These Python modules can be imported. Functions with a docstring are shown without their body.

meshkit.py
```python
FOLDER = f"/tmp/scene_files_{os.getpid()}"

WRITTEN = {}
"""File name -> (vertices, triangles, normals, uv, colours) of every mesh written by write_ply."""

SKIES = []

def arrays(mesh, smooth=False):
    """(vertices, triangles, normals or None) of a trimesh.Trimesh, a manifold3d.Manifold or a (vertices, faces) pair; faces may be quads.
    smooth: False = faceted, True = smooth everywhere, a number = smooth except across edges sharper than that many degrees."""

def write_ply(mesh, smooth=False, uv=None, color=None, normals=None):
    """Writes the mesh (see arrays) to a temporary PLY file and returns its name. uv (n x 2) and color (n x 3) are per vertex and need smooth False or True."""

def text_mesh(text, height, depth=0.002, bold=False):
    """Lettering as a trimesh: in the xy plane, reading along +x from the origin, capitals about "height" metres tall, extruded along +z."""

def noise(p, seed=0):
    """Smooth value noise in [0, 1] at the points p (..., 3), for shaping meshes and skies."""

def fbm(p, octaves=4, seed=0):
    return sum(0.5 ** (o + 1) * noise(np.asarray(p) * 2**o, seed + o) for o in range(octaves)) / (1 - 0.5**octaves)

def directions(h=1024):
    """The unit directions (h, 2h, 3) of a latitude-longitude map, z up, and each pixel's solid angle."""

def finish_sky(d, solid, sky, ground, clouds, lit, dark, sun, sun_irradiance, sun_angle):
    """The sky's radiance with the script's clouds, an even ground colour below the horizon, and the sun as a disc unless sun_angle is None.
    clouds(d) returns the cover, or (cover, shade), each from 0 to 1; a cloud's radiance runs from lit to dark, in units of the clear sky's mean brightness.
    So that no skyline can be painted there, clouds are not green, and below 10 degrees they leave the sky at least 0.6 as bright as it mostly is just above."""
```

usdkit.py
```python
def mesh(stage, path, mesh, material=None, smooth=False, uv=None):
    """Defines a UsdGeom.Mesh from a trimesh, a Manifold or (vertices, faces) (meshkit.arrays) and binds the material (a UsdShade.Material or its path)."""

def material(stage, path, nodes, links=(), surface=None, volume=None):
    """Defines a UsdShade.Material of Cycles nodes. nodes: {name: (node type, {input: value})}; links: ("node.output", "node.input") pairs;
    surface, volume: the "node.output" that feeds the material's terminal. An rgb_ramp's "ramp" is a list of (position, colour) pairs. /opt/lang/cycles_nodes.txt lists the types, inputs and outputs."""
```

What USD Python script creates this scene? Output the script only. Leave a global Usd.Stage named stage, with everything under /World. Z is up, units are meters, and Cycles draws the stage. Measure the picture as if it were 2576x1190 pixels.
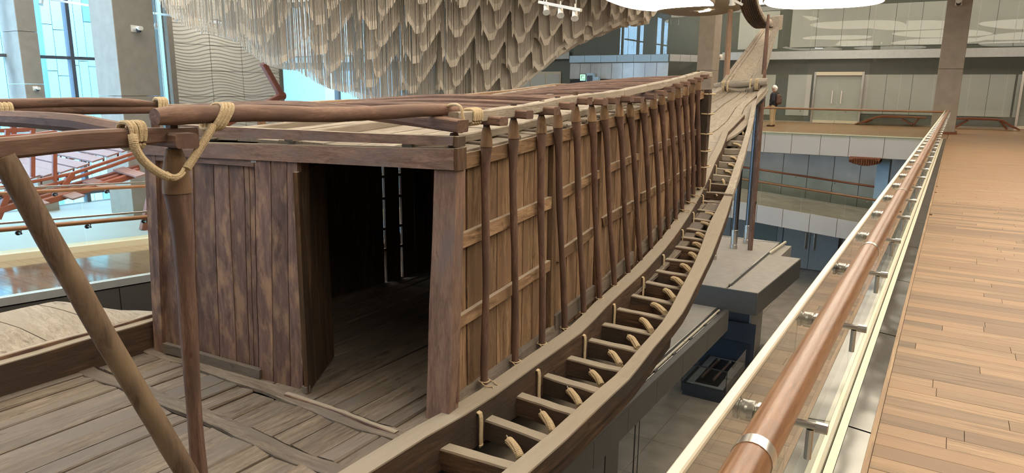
import math, random
import numpy as np
import trimesh
import manifold3d as m3
import usdkit, meshkit
from pxr import Usd, UsdGeom, UsdLux, UsdShade, Gf, Sdf, Vt

stage = Usd.Stage.CreateInMemory()
UsdGeom.SetStageUpAxis(stage, UsdGeom.Tokens.z)
UsdGeom.SetStageMetersPerUnit(stage, 1.0)
UsdGeom.Xform.Define(stage, '/World')
UsdGeom.Scope.Define(stage, '/World/Looks')
rng = random.Random(7)
nrg = np.random.default_rng(7)

# ---------------------------------------------------------------- camera, sky, exposure
F, CX, CY = 1750.0, 1288.0, 595.0
EYE = np.array([0, 0, 1.5])
_d1 = np.array([2411 - CX, 234 - CY, F]); _d1 /= np.linalg.norm(_d1)
_d2 = np.array([-1432 - CX, 194 - CY, F])
_up = np.cross(_d1, _d2); _up /= np.linalg.norm(_up); _up *= -np.sign(_up[1])
_x = np.cross(_d1, _up); _x *= np.sign(_x[0])
R = np.stack([_x, _d1, _up], 1)              # world axes in camera terms (right, down, forward)
EXPOSURE = 0.0
cam = UsdGeom.Camera.Define(stage, '/World/Camera')
_M = np.eye(4); _M[0, :3] = R[0]; _M[1, :3] = -R[1]; _M[2, :3] = -R[2]; _M[3, :3] = EYE
cam.AddTransformOp().Set(Gf.Matrix4d(*_M.ravel().tolist()))
cam.CreateHorizontalApertureAttr(36.0); cam.CreateVerticalApertureAttr(36.0 * 1190 / 2576)
cam.CreateFocalLengthAttr(36.0 * F / 2576)
cam.CreateClippingRangeAttr(Gf.Vec2f(0.05, 300))
cam.CreateExposureAttr(EXPOSURE)
sky = UsdLux.DomeLight.Define(stage, '/World/Sky')
sky.CreateColorAttr(Gf.Vec3f(0.40, 0.70, 1.0)); sky.CreateIntensityAttr(5.6)
LAMP = 3.7                                    # radiance of the luminous ceiling sails

# ---------------------------------------------------------------- measuring helpers: a sight line met with a real plane
def ray(u, v): return R.T @ np.array([u - CX, v - CY, F])
def onp(u, v, p0, n):
    d = ray(u, v); n = np.asarray(n, float); return EYE + d * (n @ (np.asarray(p0) - EYE)) / (n @ d)
def hx(u, v, x): return onp(u, v, (x, 0, 0), (1, 0, 0))
def hy(u, v, y): return onp(u, v, (0, y, 0), (0, 1, 0))
def hz(u, v, z): return onp(u, v, (0, 0, z), (0, 0, 1))
def hsurf(u, v, zf, y0=0.5, y1=30):          # sight line met with a surface z = zf(y)
    d = ray(u, v); a, b = y0 / d[1], y1 / d[1]
    g = lambda t: (EYE + t * d)[2] - zf((EYE + t * d)[1])
    ts = np.linspace(a, b, 400); vals = [g(t) for t in ts]
    for i in range(399):
        if vals[i] * vals[i + 1] <= 0:
            a, b = ts[i], ts[i + 1]
            for _ in range(40):
                m = (a + b) / 2
                if g(a) * g(m) <= 0: b = m
                else: a = m
            return EYE + a * d
    raise ValueError((u, v))
def lut(pts):
    xs, ys = np.array(pts, float).T
    from scipy.interpolate import PchipInterpolator
    p = PchipInterpolator(xs, ys, extrapolate=True)
    return lambda y: float(p(np.clip(y, xs[0], xs[-1])))

# ---------------------------------------------------------------- stage helpers
LOC, USED = {}, set()
def numbered(path):
    if path not in USED: USED.add(path); return path
    k = 1
    while f'{path}_{k:03d}' in USED: k += 1
    p = f'{path}_{k:03d}'; USED.add(p); return p
def thing(name, label, cat, loc=(0, 0, 0), group=None, kind=None):
    p = numbered('/World/' + name); x = UsdGeom.Xform.Define(stage, p)
    x.AddTranslateOp().Set(Gf.Vec3d(*map(float, loc))); LOC[p] = np.asarray(loc, float)
    q = x.GetPrim(); q.SetCustomDataByKey('label', label); q.SetCustomDataByKey('category', cat)
    if group: q.SetCustomDataByKey('group', group)
    if kind: q.SetCustomDataByKey('kind', kind)
    return p
def part(name, mesh, mat, parent='/World', label=None, smooth=False, kind=None, cat=None, group=None):
    p = numbered(f'{parent}/{name}'); loc = LOC.get(parent, np.zeros(3)); LOC[p] = loc
    v, f, n = meshkit.arrays(mesh, smooth)
    m = UsdGeom.Mesh.Define(stage, p)
    m.CreatePointsAttr(Vt.Vec3fArray.FromNumpy((v - loc).astype(np.float32)))
    m.CreateFaceVertexCountsAttr(Vt.IntArray.FromNumpy(np.full(len(f), 3, np.int32)))
    m.CreateFaceVertexIndicesAttr(Vt.IntArray.FromNumpy(f.astype(np.int32).ravel()))
    m.CreateSubdivisionSchemeAttr('none')
    if n is not None:
        m.CreateNormalsAttr(Vt.Vec3fArray.FromNumpy(n.astype(np.float32))); m.SetNormalsInterpolation('vertex')
    UsdShade.MaterialBindingAPI.Apply(m.GetPrim()).Bind(mat)
    q = m.GetPrim()
    for k, val in (('label', label), ('kind', kind), ('category', cat), ('group', group)):
        if val: q.SetCustomDataByKey(k, val)
    return p
def struct(name, mesh, mat, label=None, smooth=False):
    return part(name, mesh, mat, '/World', label, smooth, 'structure')
def dup(src, loc, label=None, group=None, name=None):
    p = numbered('/World/' + (name or src.split('/')[-1].rstrip('0123456789').rstrip('_')))
    x = UsdGeom.Xform.Define(stage, p); was = dict(stage.GetPrimAtPath(src).GetCustomData())
    x.GetPrim().GetReferences().AddInternalReference(src); x.GetPrim().SetInstanceable(True)
    x.GetPrim().GetAttribute('xformOp:translate').Set(Gf.Vec3d(*map(float, loc)))
    if label: x.GetPrim().SetCustomDataByKey('label', label)
    return p

# ---------------------------------------------------------------- mesh helpers
def cat(ms):
    ms = [meshkit.arrays(m)[:2] for m in ms]; n, V, Fc = 0, [], []
    for v, f in ms: V.append(v); Fc.append(f + n); n += len(v)
    return np.vstack(V), np.vstack(Fc)
def unit(a): a = np.asarray(a, float); return a / max(np.linalg.norm(a), 1e-12)
def box(a, b):
    a, b = np.minimum(a, b), np.maximum(a, b); m = trimesh.creation.box(b - a); m.apply_translation((a + b) / 2); return m.vertices, m.faces
def hexa(q, t):
    """block from a front quad (4 points in order) and a thickness vector or 4 back points"""
    q = np.asarray(q, float); t = np.asarray(t, float); b = q + t
    v = np.vstack([q, b]); f = [[0, 1, 2], [0, 2, 3], [4, 6, 5], [4, 7, 6]]
    for i in range(4):
        j = (i + 1) % 4; f += [[i, i + 4, j + 4], [i, j + 4, j]]
    f = np.array(f); m = trimesh.Trimesh(v, f, process=False)
    if m.volume < 0: f = f[:, ::-1]
    return v, f
def block(a, b, w, h, up=(0, 0, 1), c=0.006, taper=1.0):
    """bevelled bar from a to b, w wide and h high"""
    return sweep([a, b], rect(w, h, c), up, [1, taper])
def rect(w, h, c=0.006):
    w, h = w / 2, h / 2; c = min(c, w * .6, h * .6)
    return np.array([(-w + c, -h), (w - c, -h), (w, -h + c), (w, h - c), (w - c, h), (-w + c, h), (-w, h - c), (-w, -h + c)])
def circ(r, n=12): a = np.arange(n) * 2 * np.pi / n; return np.stack([r * np.cos(a), r * np.sin(a)], 1)
def sweep(path, prof, up=(0, 0, 1), scale=None, closed=False, caps=True):
    path = np.asarray(path, float); n, k = len(path), len(prof[0] if isinstance(prof, list) else prof); V = []
    t0 = np.gradient(path, axis=0) if not closed else np.roll(path, -1, 0) - np.roll(path, 1, 0)
    for i in range(n):
        t = unit(t0[i]); u = np.asarray(up, float)
        if abs(t @ u) > .97 * np.linalg.norm(u): u = np.array([1.0, 0, 0]) if abs(t[0]) < .9 else np.array([0, 1.0, 0])
        s = unit(np.cross(t, u)); u = np.cross(s, t)
        q = prof[i] if isinstance(prof, list) else prof
        sc = 1 if scale is None else scale[i]
        q = q * sc
        V.append(path[i] + q[:, :1] * s + q[:, 1:] * u)
    V = np.vstack(V); f = []
    for i in range(n if closed else n - 1):
        a, b = i * k, ((i + 1) % n) * k
        for j in range(k):
            j2 = (j + 1) % k; f += [[a + j, a + j2, b + j2], [a + j, b + j2, b + j]]
    if caps and not closed:
        V = np.vstack([V, path[0], path[-1]]); c0, c1 = len(V) - 2, len(V) - 1
        for j in range(k):
            j2 = (j + 1) % k; f += [[c0, j2, j], [c1, (n - 1) * k + j, (n - 1) * k + j2]]
    f = np.array(f); m = trimesh.Trimesh(V, f, process=False)
    if m.volume < 0: f = f[:, ::-1]
    return V, f
def tube(path, r, n=10, closed=False):
    path = np.asarray(path, float)
    sc = None if np.ndim(r) == 0 else np.asarray(r) / np.max(r)
    return sweep(path, circ(np.max(r), n), (0, 0, 1), sc, closed)
def lathe(pts, base, axis=(0, 0, 1), n=16):
    """pts: (height, radius) along axis from base"""
    a = unit(axis); return sweep([np.asarray(base, float) + a * h for h, _ in pts], circ(1, n), (0, 1, 0) if abs(a[1]) < .9 else (1, 0, 0), [r for _, r in pts])
def bend(pts, n=20):
    """smooth curve through the points"""
    pts = np.asarray(pts, float); t = np.r_[0, np.cumsum(np.linalg.norm(np.diff(pts, axis=0), axis=1))]
    if len(pts) < 3: return np.linspace(pts[0], pts[-1], n)
    from scipy.interpolate import PchipInterpolator
    return PchipInterpolator(t, pts)(np.linspace(0, t[-1], n))
def grid(P):
    """surface from an (n, m, 3) array of points"""
    n, m = P.shape[:2]; i = np.arange(n * m).reshape(n, m)
    q = np.stack([i[:-1, :-1], i[1:, :-1], i[1:, 1:], i[:-1, 1:]], -1).reshape(-1, 4)
    return P.reshape(-1, 3), np.vstack([q[:, [0, 1, 2]], q[:, [0, 2, 3]]])
def wobble(mesh, amp, freq=6, seed=0):
    v, f = meshkit.arrays(mesh)[:2]
    d = np.stack([meshkit.noise(v * freq, seed + k) - .5 for k in range(3)], -1); return v + 2 * amp * d, f
def coil(path, r, wire, turns, n=None):
    """rope wound round a path"""
    path = bend(path, 60); L = len(path); N = n or int(turns * 10); out = []
    t0 = np.gradient(path, axis=0)
    for k in range(N + 1):
        s = k / N * (L - 1); i = min(int(s), L - 2); p = path[i] + (path[i + 1] - path[i]) * (s - i); t = unit(t0[i])
        a = unit(np.cross(t, (0.3, 0.2, 1))); b = np.cross(t, a); w = 2 * np.pi * turns * k / N
        out.append(p + r * (a * np.cos(w) + b * np.sin(w)))
    return tube(out, wire, 6)
def loop(c, a, b, r, n=24, sag=0):
    """closed rope ring with half axes a, b (vectors) about c"""
    w = np.arange(n) * 2 * np.pi / n; a, b = np.asarray(a), np.asarray(b)
    e = lambda x: np.sign(x) * np.abs(x) ** .7
    return sweep([np.asarray(c) + e(np.cos(t)) * a + e(np.sin(t)) * b for t in w], circ(r, 6), (0.2, .3, 1), None, True)

# ---------------------------------------------------------------- materials
MATS = {}
def mat(name, nodes, links, surface='p.BSDF'):
    MATS[name] = usdkit.material(stage, '/World/Looks/' + name, nodes, links, surface); return MATS[name]
def plain(name, col, rough=.5, metal=0., spec=.5, noise=.06, scale=8, bump=0., emit=None):
    n = {'g': ('geometry', {}), 'n': ('noise_texture', {'scale': scale, 'detail': 5.0}),
         'r': ('rgb_ramp', {'ramp': [(0.3, [c * (1 - noise) for c in col]), (.7, [min(1, c * (1 + noise)) for c in col])]}),
         'p': ('principled_bsdf', {'roughness': rough, 'metallic': metal, 'specular_ior_level': spec})}
    l = [('g.position', 'n.vector'), ('n.fac', 'r.fac'), ('r.color', 'p.base_color')]
    if bump:
        n['b'] = ('bump', {'strength': bump, 'distance': .01}); l += [('n.fac', 'b.height'), ('b.normal', 'p.normal')]
    if emit:
        n['p'][1]['emission_color'] = emit[:3]; n['p'][1]['emission_strength'] = emit[3]
    return mat(name, n, l)
def wood(name, cols, axis, rough=.75, dust=None, patch=None, spread=.35, fine=26., bump=.35, stretch=14., spec=.3, pscale=2.2, knots=.55, pr=(.42, .62)):
    """grain runs along axis; cols dark..light; dust: settled dust on upward faces; patch: stains"""
    sc = [fine] * 3; sc['xyz'.index(axis)] = fine / stretch
    psc = [pscale] * 3; psc['xyz'.index(axis)] = pscale / 2.6
    n = {'g': ('geometry', {}), 'o': ('object_info', {}), 'rr': ('math', {'math_type': 'add'}),
         'rm': ('vector_math', {'math_type': 'scale', 'vector1': (37., 53., 71.)}), 'pa': ('vector_math', {'math_type': 'add'}),
         'm': ('mapping', {'scale': sc}), 'm2': ('mapping', {'scale': psc}),
         'n': ('noise_texture', {'scale': 1.0, 'detail': 6.0, 'roughness': .62, 'distortion': .6}),
         'n2': ('noise_texture', {'scale': 1.0, 'detail': 4.0, 'roughness': .55}),
         'r': ('rgb_ramp', {'ramp': list(zip(np.linspace(.28, .74, len(cols)), cols))}),
         'mr': ('map_range', {'from_min': 0., 'from_max': 1., 'to_min': 1 - spread, 'to_max': 1 + spread}),
         'h': ('hsv', {'hue': .5, 'saturation': 1.0}), 'fr': ('math', {'math_type': 'fraction'}),
         'p': ('principled_bsdf', {'roughness': rough, 'specular_ior_level': spec}),
         'b': ('bump', {'strength': bump, 'distance': .006})}
    l = [('o.random', 'rr.value1'), ('g.random_per_island', 'rr.value2'), ('rr.value', 'rm.scale'), ('g.position', 'pa.vector1'), ('rm.vector', 'pa.vector2'),
         ('pa.vector', 'm.vector'), ('m.vector', 'n.vector'), ('pa.vector', 'm2.vector'), ('m2.vector', 'n2.vector'),
         ('n.fac', 'r.fac'), ('rr.value', 'fr.value1'), ('fr.value', 'mr.value'), ('mr.result', 'h.value'), ('ba.value', 'b.height'), ('b.normal', 'p.normal')]
    n['m3'] = ('mapping', {'scale': [c * 5.5 for c in sc]}); n['n3'] = ('noise_texture', {'scale': 1.0, 'detail': 4.0, 'roughness': .7})
    n['r3'] = ('map_range', {'from_min': .32, 'from_max': .68, 'to_min': .74, 'to_max': 1.2}); n['h3'] = ('hsv', {'hue': .5, 'saturation': 1.0})
    psk = [7.5] * 3; psk['xyz'.index(axis)] = 2.6
    n['m4'] = ('mapping', {'scale': psk}); n['n4'] = ('noise_texture', {'scale': 1.0, 'detail': 3.0, 'roughness': .65, 'distortion': .8}); n['r4'] = ('rgb_ramp', {'ramp': [(.0, (0, 0, 0)), (.63, (0, 0, 0)), (.70, (knots,) * 3), (1., (knots,) * 3)]}); n['k4'] = ('mix_color', {'blend_type': 'multiply', 'b': (.38, .34, .32)})
    n['ba'] = ('math', {'math_type': 'multiply_add', 'value2': .8})
    l += [('pa.vector', 'm3.vector'), ('m3.vector', 'n3.vector'), ('n3.fac', 'r3.value'), ('pa.vector', 'm4.vector'), ('m4.vector', 'n4.vector'), ('n4.fac', 'r4.fac'), ('r4.color', 'k4.fac'), ('r3.result', 'h3.value'), ('r.color', 'h3.color'), ('n3.fac', 'ba.value1'), ('n.fac', 'ba.value3')]
    last = 'h3.color'
    if patch:
        n['pr'] = ('rgb_ramp', {'ramp': [(pr[0], (0, 0, 0)), (pr[1], (1, 1, 1))]}); n['pm'] = ('mix_color', {'b': patch})
        l += [('n2.fac', 'pr.fac'), ('pr.color', 'pm.fac'), (last, 'pm.a')]; last = 'pm.result'
    l += [(last, 'h.color')]; last = 'h.color'
    l += [(last, 'k4.a')]; last = 'k4.result'
    if dust:
        n['sx'] = ('separate_xyz', {}); n['dr'] = ('map_range', {'from_min': .55, 'from_max': .92, 'to_min': 0., 'to_max': dust[3]})
        n['dn'] = ('math', {'math_type': 'multiply_add', 'value2': -.45, 'value3': 1.12}); n['dx'] = ('math', {'math_type': 'multiply', 'use_clamp': True})
        n['dm'] = ('mix_color', {'b': dust[:3]})
        l += [('g.normal', 'sx.vector'), ('sx.z', 'dr.value'), ('n.fac', 'dn.value1'), ('dr.result', 'dx.value1'), ('dn.value', 'dx.value2'), ('dx.value', 'dm.fac'), (last, 'dm.a')]; last = 'dm.result'
    l += [(last, 'p.base_color')]
    return mat(name, n, l)
DUST = (.36, .305, .235, .8)
for ax in 'xyz':
    wood('front_wood_' + ax, [(.085, .052, .044), (.165, .098, .078), (.235, .138, .102)], ax, patch=(.305, .185, .115), dust=DUST, spread=.18, stretch=8, fine=17, pscale=9, pr=(.49, .66))
    wood('beam_wood_' + ax, [(.13, .075, .056), (.225, .138, .104), (.31, .195, .14)], ax, patch=(.185, .14, .125), dust=DUST, spread=.12, stretch=8, fine=17, pscale=5, pr=(.5, .7))
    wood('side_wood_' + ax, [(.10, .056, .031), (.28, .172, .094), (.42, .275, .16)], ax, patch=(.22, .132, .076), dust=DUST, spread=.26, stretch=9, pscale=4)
    wood('red_wood_' + ax, [(.09, .05, .036), (.175, .10, .072), (.25, .152, .11)], ax, patch=(.12, .072, .055), pscale=6, stretch=9, dust=(.34, .24, .17, .22), spread=.12)
    wood('deck_wood_' + ax, [(.085, .064, .048), (.18, .142, .106), (.26, .21, .16)], ax, patch=(.15, .125, .105), spread=.16, stretch=10, bump=.6)
    wood('pale_wood_' + ax, [(.22, .185, .14), (.34, .29, .228), (.42, .365, .295)], ax, patch=(.30, .255, .20), spread=.08, bump=.45)
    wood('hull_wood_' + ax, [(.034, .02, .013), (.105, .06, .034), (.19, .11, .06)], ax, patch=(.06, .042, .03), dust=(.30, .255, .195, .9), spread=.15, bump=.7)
    wood('floor_wood_' + ax, [(.11, .060, .028), (.245, .148, .074), (.345, .222, .118)], ax, rough=.42, patch=(.24, .135, .066), spread=.30, fine=30, stretch=18, bump=.06, spec=.5, knots=0.)
wood('pole_wood', [(.10, .066, .045), (.18, .12, .082), (.25, .17, .115)], 'z', patch=(.26, .18, .11), spread=.05, pscale=5)
wood('tan_wood', [(.20, .12, .075), (.33, .21, .14), (.42, .28, .19)], 'z', spread=.05)
wood('rail_wood', [(.14, .058, .022), (.225, .10, .04), (.28, .135, .06)], 'y', rough=.28, spread=.05, fine=40, bump=.04, spec=.6, knots=0.)
wood('rail_wood_x', [(.14, .058, .022), (.225, .10, .04), (.28, .135, .06)], 'x', rough=.3, spread=.05, fine=40, bump=.04, spec=.6, knots=0.)
wood('bench_wood', [(.10, .03, .014), (.19, .066, .03), (.26, .10, .05)], 'x', rough=.5, spread=.05, knots=0.)
plain('rope', (.50, .385, .235), .9, noise=.25, scale=140, bump=.4)
plain('red_metal', (.25, .075, .042), .45, noise=.1)
plain('pink_slat', (.25, .155, .145), .5, noise=.06)
plain('concrete', (.31, .265, .21), .85, noise=.10, scale=3.5, bump=.12)
plain('pillar_concrete', (.30, .265, .22), .85, noise=.08, scale=3.5, bump=.12)
plain('white_panel', (.43, .415, .39), .6, noise=.02, scale=1)
plain('wave_white', (.78, .77, .72), .7, noise=.02, scale=1)
plain('facade_white', (.30, .47, .50), .6, noise=.03, scale=1)
plain('facade_blue', (.15, .27, .40), .6, noise=.03, scale=1)
plain('grey_panel', (.085, .083, .077), .42, noise=.06, scale=2)
plain('platform_grey', (.33, .305, .27), .6, noise=.07, scale=5)
plain('navy', (.06, .066, .078), .25, noise=.1, scale=2)
plain('lower_blue', (.30, .29, .27), .3, noise=.05)
plain('dark_grey', (.035, .035, .036), .4, noise=.1)
plain('wall_dark', (.14, .15, .13), .6, noise=.03, scale=2)
plain('wall_green', (.19, .20, .17), .6, noise=.03, scale=2)
plain('light_panel', (.56, .565, .53), .55, noise=.03, scale=2)
plain('door_panel', (.50, .51, .47), .35, noise=.03, scale=2)
plain('blue_panel', (.42, .44, .44), .15, noise=.12, scale=1.4)
plain('pale_blue', (.34, .50, .63), .5, noise=.03)
plain('steel', (.62, .60, .56), .25, metal=1., noise=.04)
plain('brushed', (.55, .54, .51), .35, metal=1., noise=.05)
plain('chrome_post', (.17, .17, .18), .38, metal=1., noise=.05)
plain('cream_metal', (.64, .58, .45), .38, noise=.02, spec=.6)
plain('band_metal', (.50, .52, .52), .4, metal=.4, noise=.05)
plain('ceiling_dark', (.6, .57, .52), .9, noise=.05)
plain('sail_rim', (.34, .27, .19), .7, noise=.04)
plain('stone', (.33, .285, .23), .32, noise=.18, scale=2.2)
plain('frame_grey', (.10, .105, .12), .5)
plain('black', (.012, .012, .013), .5)
plain('shoe', (.06, .03, .02), .6)
plain('skin', (.50, .28, .19), .6)
plain('hair_white', (.80, .78, .73), .9)
plain('jacket', (.018, .02, .027), .8)
plain('trousers', (.52, .38, .22), .85)
plain('bag', (.10, .055, .04), .8)
plain('camera_white', (.75, .72, .66), .5)
plain('sail_light', (1., .9, .72), .8, emit=(1., .89, .73, LAMP))
plain('spot_glow', (1., .95, .8), .8, emit=(1., .9, .7, 60.))
plain('down_glow', (1., .95, .85), .8, emit=(1., .9, .74, 14.))
plain('exit_green', (.7, 1., .8), .6, emit=(.30, 1., .5, 1.0))
plain('screen_white', (.9, .95, 1.), .6, emit=(.75, .9, 1., 1.2))
def glass(name, tint, f0=1.45, rough=0.0, add=0.0):
    n = {'f': ('fresnel', {'IOR': f0}), 't': ('transparent_bsdf', {'color': tint}), 's': ('glossy_bsdf', {'color': (1, 1, 1), 'roughness': rough}),
         'm': ('mix_closure', {})}
    n |= {'g': ('geometry', {}), 'bf': ('math', {'math_type': 'subtract', 'value1': 1.0}), 'fm': ('math', {'math_type': 'multiply'})}
    l = [('t.BSDF', 'm.closure1'), ('s.BSDF', 'm.closure2'), ('g.backfacing', 'bf.value2'), ('bf.value', 'fm.value1'), ('fm.value', 'm.fac')]
    if add:
        n['a'] = ('math', {'math_type': 'add', 'value2': add, 'use_clamp': True}); l += [('f.fac', 'a.value1'), ('a.value', 'fm.value2')]
    else: l += [('f.fac', 'fm.value2')]
    return mat(name, n, l, 'm.closure')
glass('rail_glass', (.93, .95, .92), 1.5)
glass('wall_glass', (.93, .945, .935), 1.42, add=.02)
glass('case_glass', (.9, .93, .95), 1.45)
glass('window_glass', (.97, .98, .98), 1.2)
mat('mirror_steel', {'g': ('geometry', {}), 'n': ('noise_texture', {'scale': 3.2, 'detail': 1.0}), 'b': ('bump', {'strength': .12, 'distance': .05}),
    'p': ('principled_bsdf', {'base_color': (.24, .24, .22), 'metallic': 1.0, 'roughness': .16})}, [('g.position', 'n.vector'), ('n.fac', 'b.height'), ('b.normal', 'p.normal')])
mat('chain', {'h': ('hair_info', {}), 'r': ('rgb_ramp', {'ramp': [(0, (.36, .29, .215)), (1, (.40, .33, .25))]}), 'w': ('white_noise_texture', {'dimensions': '1D'}),
    'x': ('mix_color', {'a': (.34, .30, .25), 'b': (.60, .535, .45)}), 'p': ('principled_bsdf', {'roughness': .6, 'metallic': .0})},
    [('h.index', 'w.w'), ('w.value', 'x.fac'), ('x.result', 'p.base_color')])
M = MATS
plain('chain_hem', (.66, .59, .50), .7, noise=.12, scale=60)

# ================================================================ THE HALL
YW, ZC, ZF = 37.2, 8.0, -6.0                  # far wall, ceiling, lowest floor
def prism3(z, h):
    a = np.array([(-24.2, 15.1), (-24.2, 22.4), (-35.3, 22.4)]); v = np.vstack([np.c_[a, [z] * 3], np.c_[a, [z + h] * 3]])
    return v, np.array([[0, 1, 2], [3, 5, 4], [0, 3, 4], [0, 4, 1], [1, 4, 5], [1, 5, 2], [2, 5, 3], [2, 3, 0]])
struct('ceiling', cat([box((-24.2, -8, ZC), (8, 42, ZC + .3)), box((-46, 22.4, ZC), (-24.2, 42, ZC + .3)), prism3(ZC, .3)]), M['ceiling_dark'])
struct('wall_right', box((7.6, -8, ZF), (8, 42, ZC)), M['concrete'])
struct('wall_behind', box((-24.2, -8.4, ZF), (8, -8, ZC)), M['concrete'])
# lowest floor of stone tiles
fl = struct('floor_lower', cat([box((-24.2, -8, ZF - .3), (8, 42, ZF - .012)), box((-46, 22.4, ZF - .3), (-24.2, 42, ZF - .012)), prism3(ZF - .312, .3)]), M['stone'])
for i in range(-8, 3):
    for j in range(4, 20):
        x0, y0 = i * 1.2 + .02, j * 1.5
        part('tile', hexa([(x0, y0, ZF), (x0 + 1.19, y0, ZF), (x0 + 1.19, y0 + 1.49, ZF), (x0, y0 + 1.49, ZF)], (0, 0, -.05)), M['stone'], fl)
# walkway on the right: boards laid across it
fw = struct('floor_walkway', box((-.13, -3, -.75), (7.6, YW, -.02)), M['concrete'])
rows, far_boards, count = 0, [], 0
y = 1.2
while y < YW:
    x = -.128 - rng.uniform(0, .9); w = .118
    while x < (2.2 if y < 6 else 3.0 if y < 14 else 5.5):
        L = rng.uniform(.7, 1.5) * (1 if y < 14 else 1.6); a, b = max(x, -.128), x + L
        if b - a > .05:
            g = .0012; sag = rng.uniform(0, .0006)
            m = hexa([(a + g, y + g, -sag), (b - g, y + g, -sag), (b - g, y + w - g, -sag), (a + g, y + w - g, -sag)], (0, 0, -.02))
            if count < 300 and y < 12: part('floor_board', m, M['floor_wood_x'], fw); count += 1
            else: far_boards.append(m)
        x += L
    y += w
part('floor_boards', cat(far_boards), M['floor_wood_x'], fw, kind='stuff')
part('wood_nosing', box((-.15, .5, -.03), (-.1285, 27.3, .004)), M['floor_wood_y'], fw)
# walkway at the far end
ff = struct('floor_far', box((-16, 27.62, -.70), (-.135, YW, -.02)), M['concrete'])
bs = []
y = 27.63
while y < YW:
    x = -16
    while x < -.14:
        L = rng.uniform(1.5, 3); b = min(x + L, -.137)
        bs.append(hexa([(x + .002, y + .002, 0), (b - .002, y + .002, 0), (b - .002, y + .138, 0), (x + .002, y + .138, 0)], (0, 0, -.02))); x = b
    y += .14
part('floor_boards', cat(bs), M['floor_wood_x'], ff, kind='stuff')
# fascia panels of the far walkway
fa = struct('trim_1', box((-16, 27.5, -.78), (-.3, 27.6, -.03)), M['concrete'])
xs = [-16, -13.4, -10.8, -8.4] + [hy(u, 350, 27.45)[0] for u in (1924, 1992, 2065, 2138, 2226)] + [-.31]
for i, (a, b) in enumerate(zip(xs, xs[1:])):
    part('fascia_panel', hexa([(a + .008, 27.45, -.76), (b - .008, 27.45, -.76), (b - .008, 27.45, -.03), (a + .008, 27.45, -.03)], (0, .05, 0)), M['white_panel'], fa)
part('edge_strip', box((-16, 27.43, -.028), (-.3, 27.62, .006)), M['cream_metal'], fa)

# ---- far wall: backing, light boards, metal band, glass skin
wb = struct('wall_back', box((-46.4, YW, ZF), (8, YW + .4, ZC)), M['wall_dark'])
def board(u0, u1, z0, z1, m='light_panel', y=YW - .02, v=190):
    a, b = hy(u0, v, y)[0], hy(u1, v, y)[0]
    part('wall_board', hexa([(a, y, z0), (b, y, z0), (b, y, z1), (a, y, z1)], (0, .02, 0)), M[m], wb)
board(1838, 1952, .33, 2.3); board(1984, 2043, .33, 2.3)
for a, b in zip((2170, 2232, 2298), (2231, 2297, 2362)): board(a, b, .5, 2.3)
for a, b in zip((2418, 2492), (2491, 2556)): board(a, b, .5, 2.3)
board(2562, 2640, .5, 2.3)
board(1858, 1958, 3.55, 5.35, v=90); 
for a, b in zip((1990, 2054, 2118, 2183, 2250, 2316, 2432, 2504, 2572), (2053, 2117, 2182, 2249, 2315, 2380, 2503, 2571, 2640)): board(a, b, 3.6, 5.45, v=80)
for i, (a, b) in enumerate([(hy(1823, 138, YW)[0], 7.6)]):
    part('metal_band', box((a, YW - .42, 3.02), (b, YW - .3, 3.4)), M['band_metal'], wb)
    part('base_strip', box((a, YW - .36, 0), (b, YW - .2, .07)), M['concrete'], wb)
gx = [-11.6 + 1.33 * k for k in range(15)]
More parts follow.
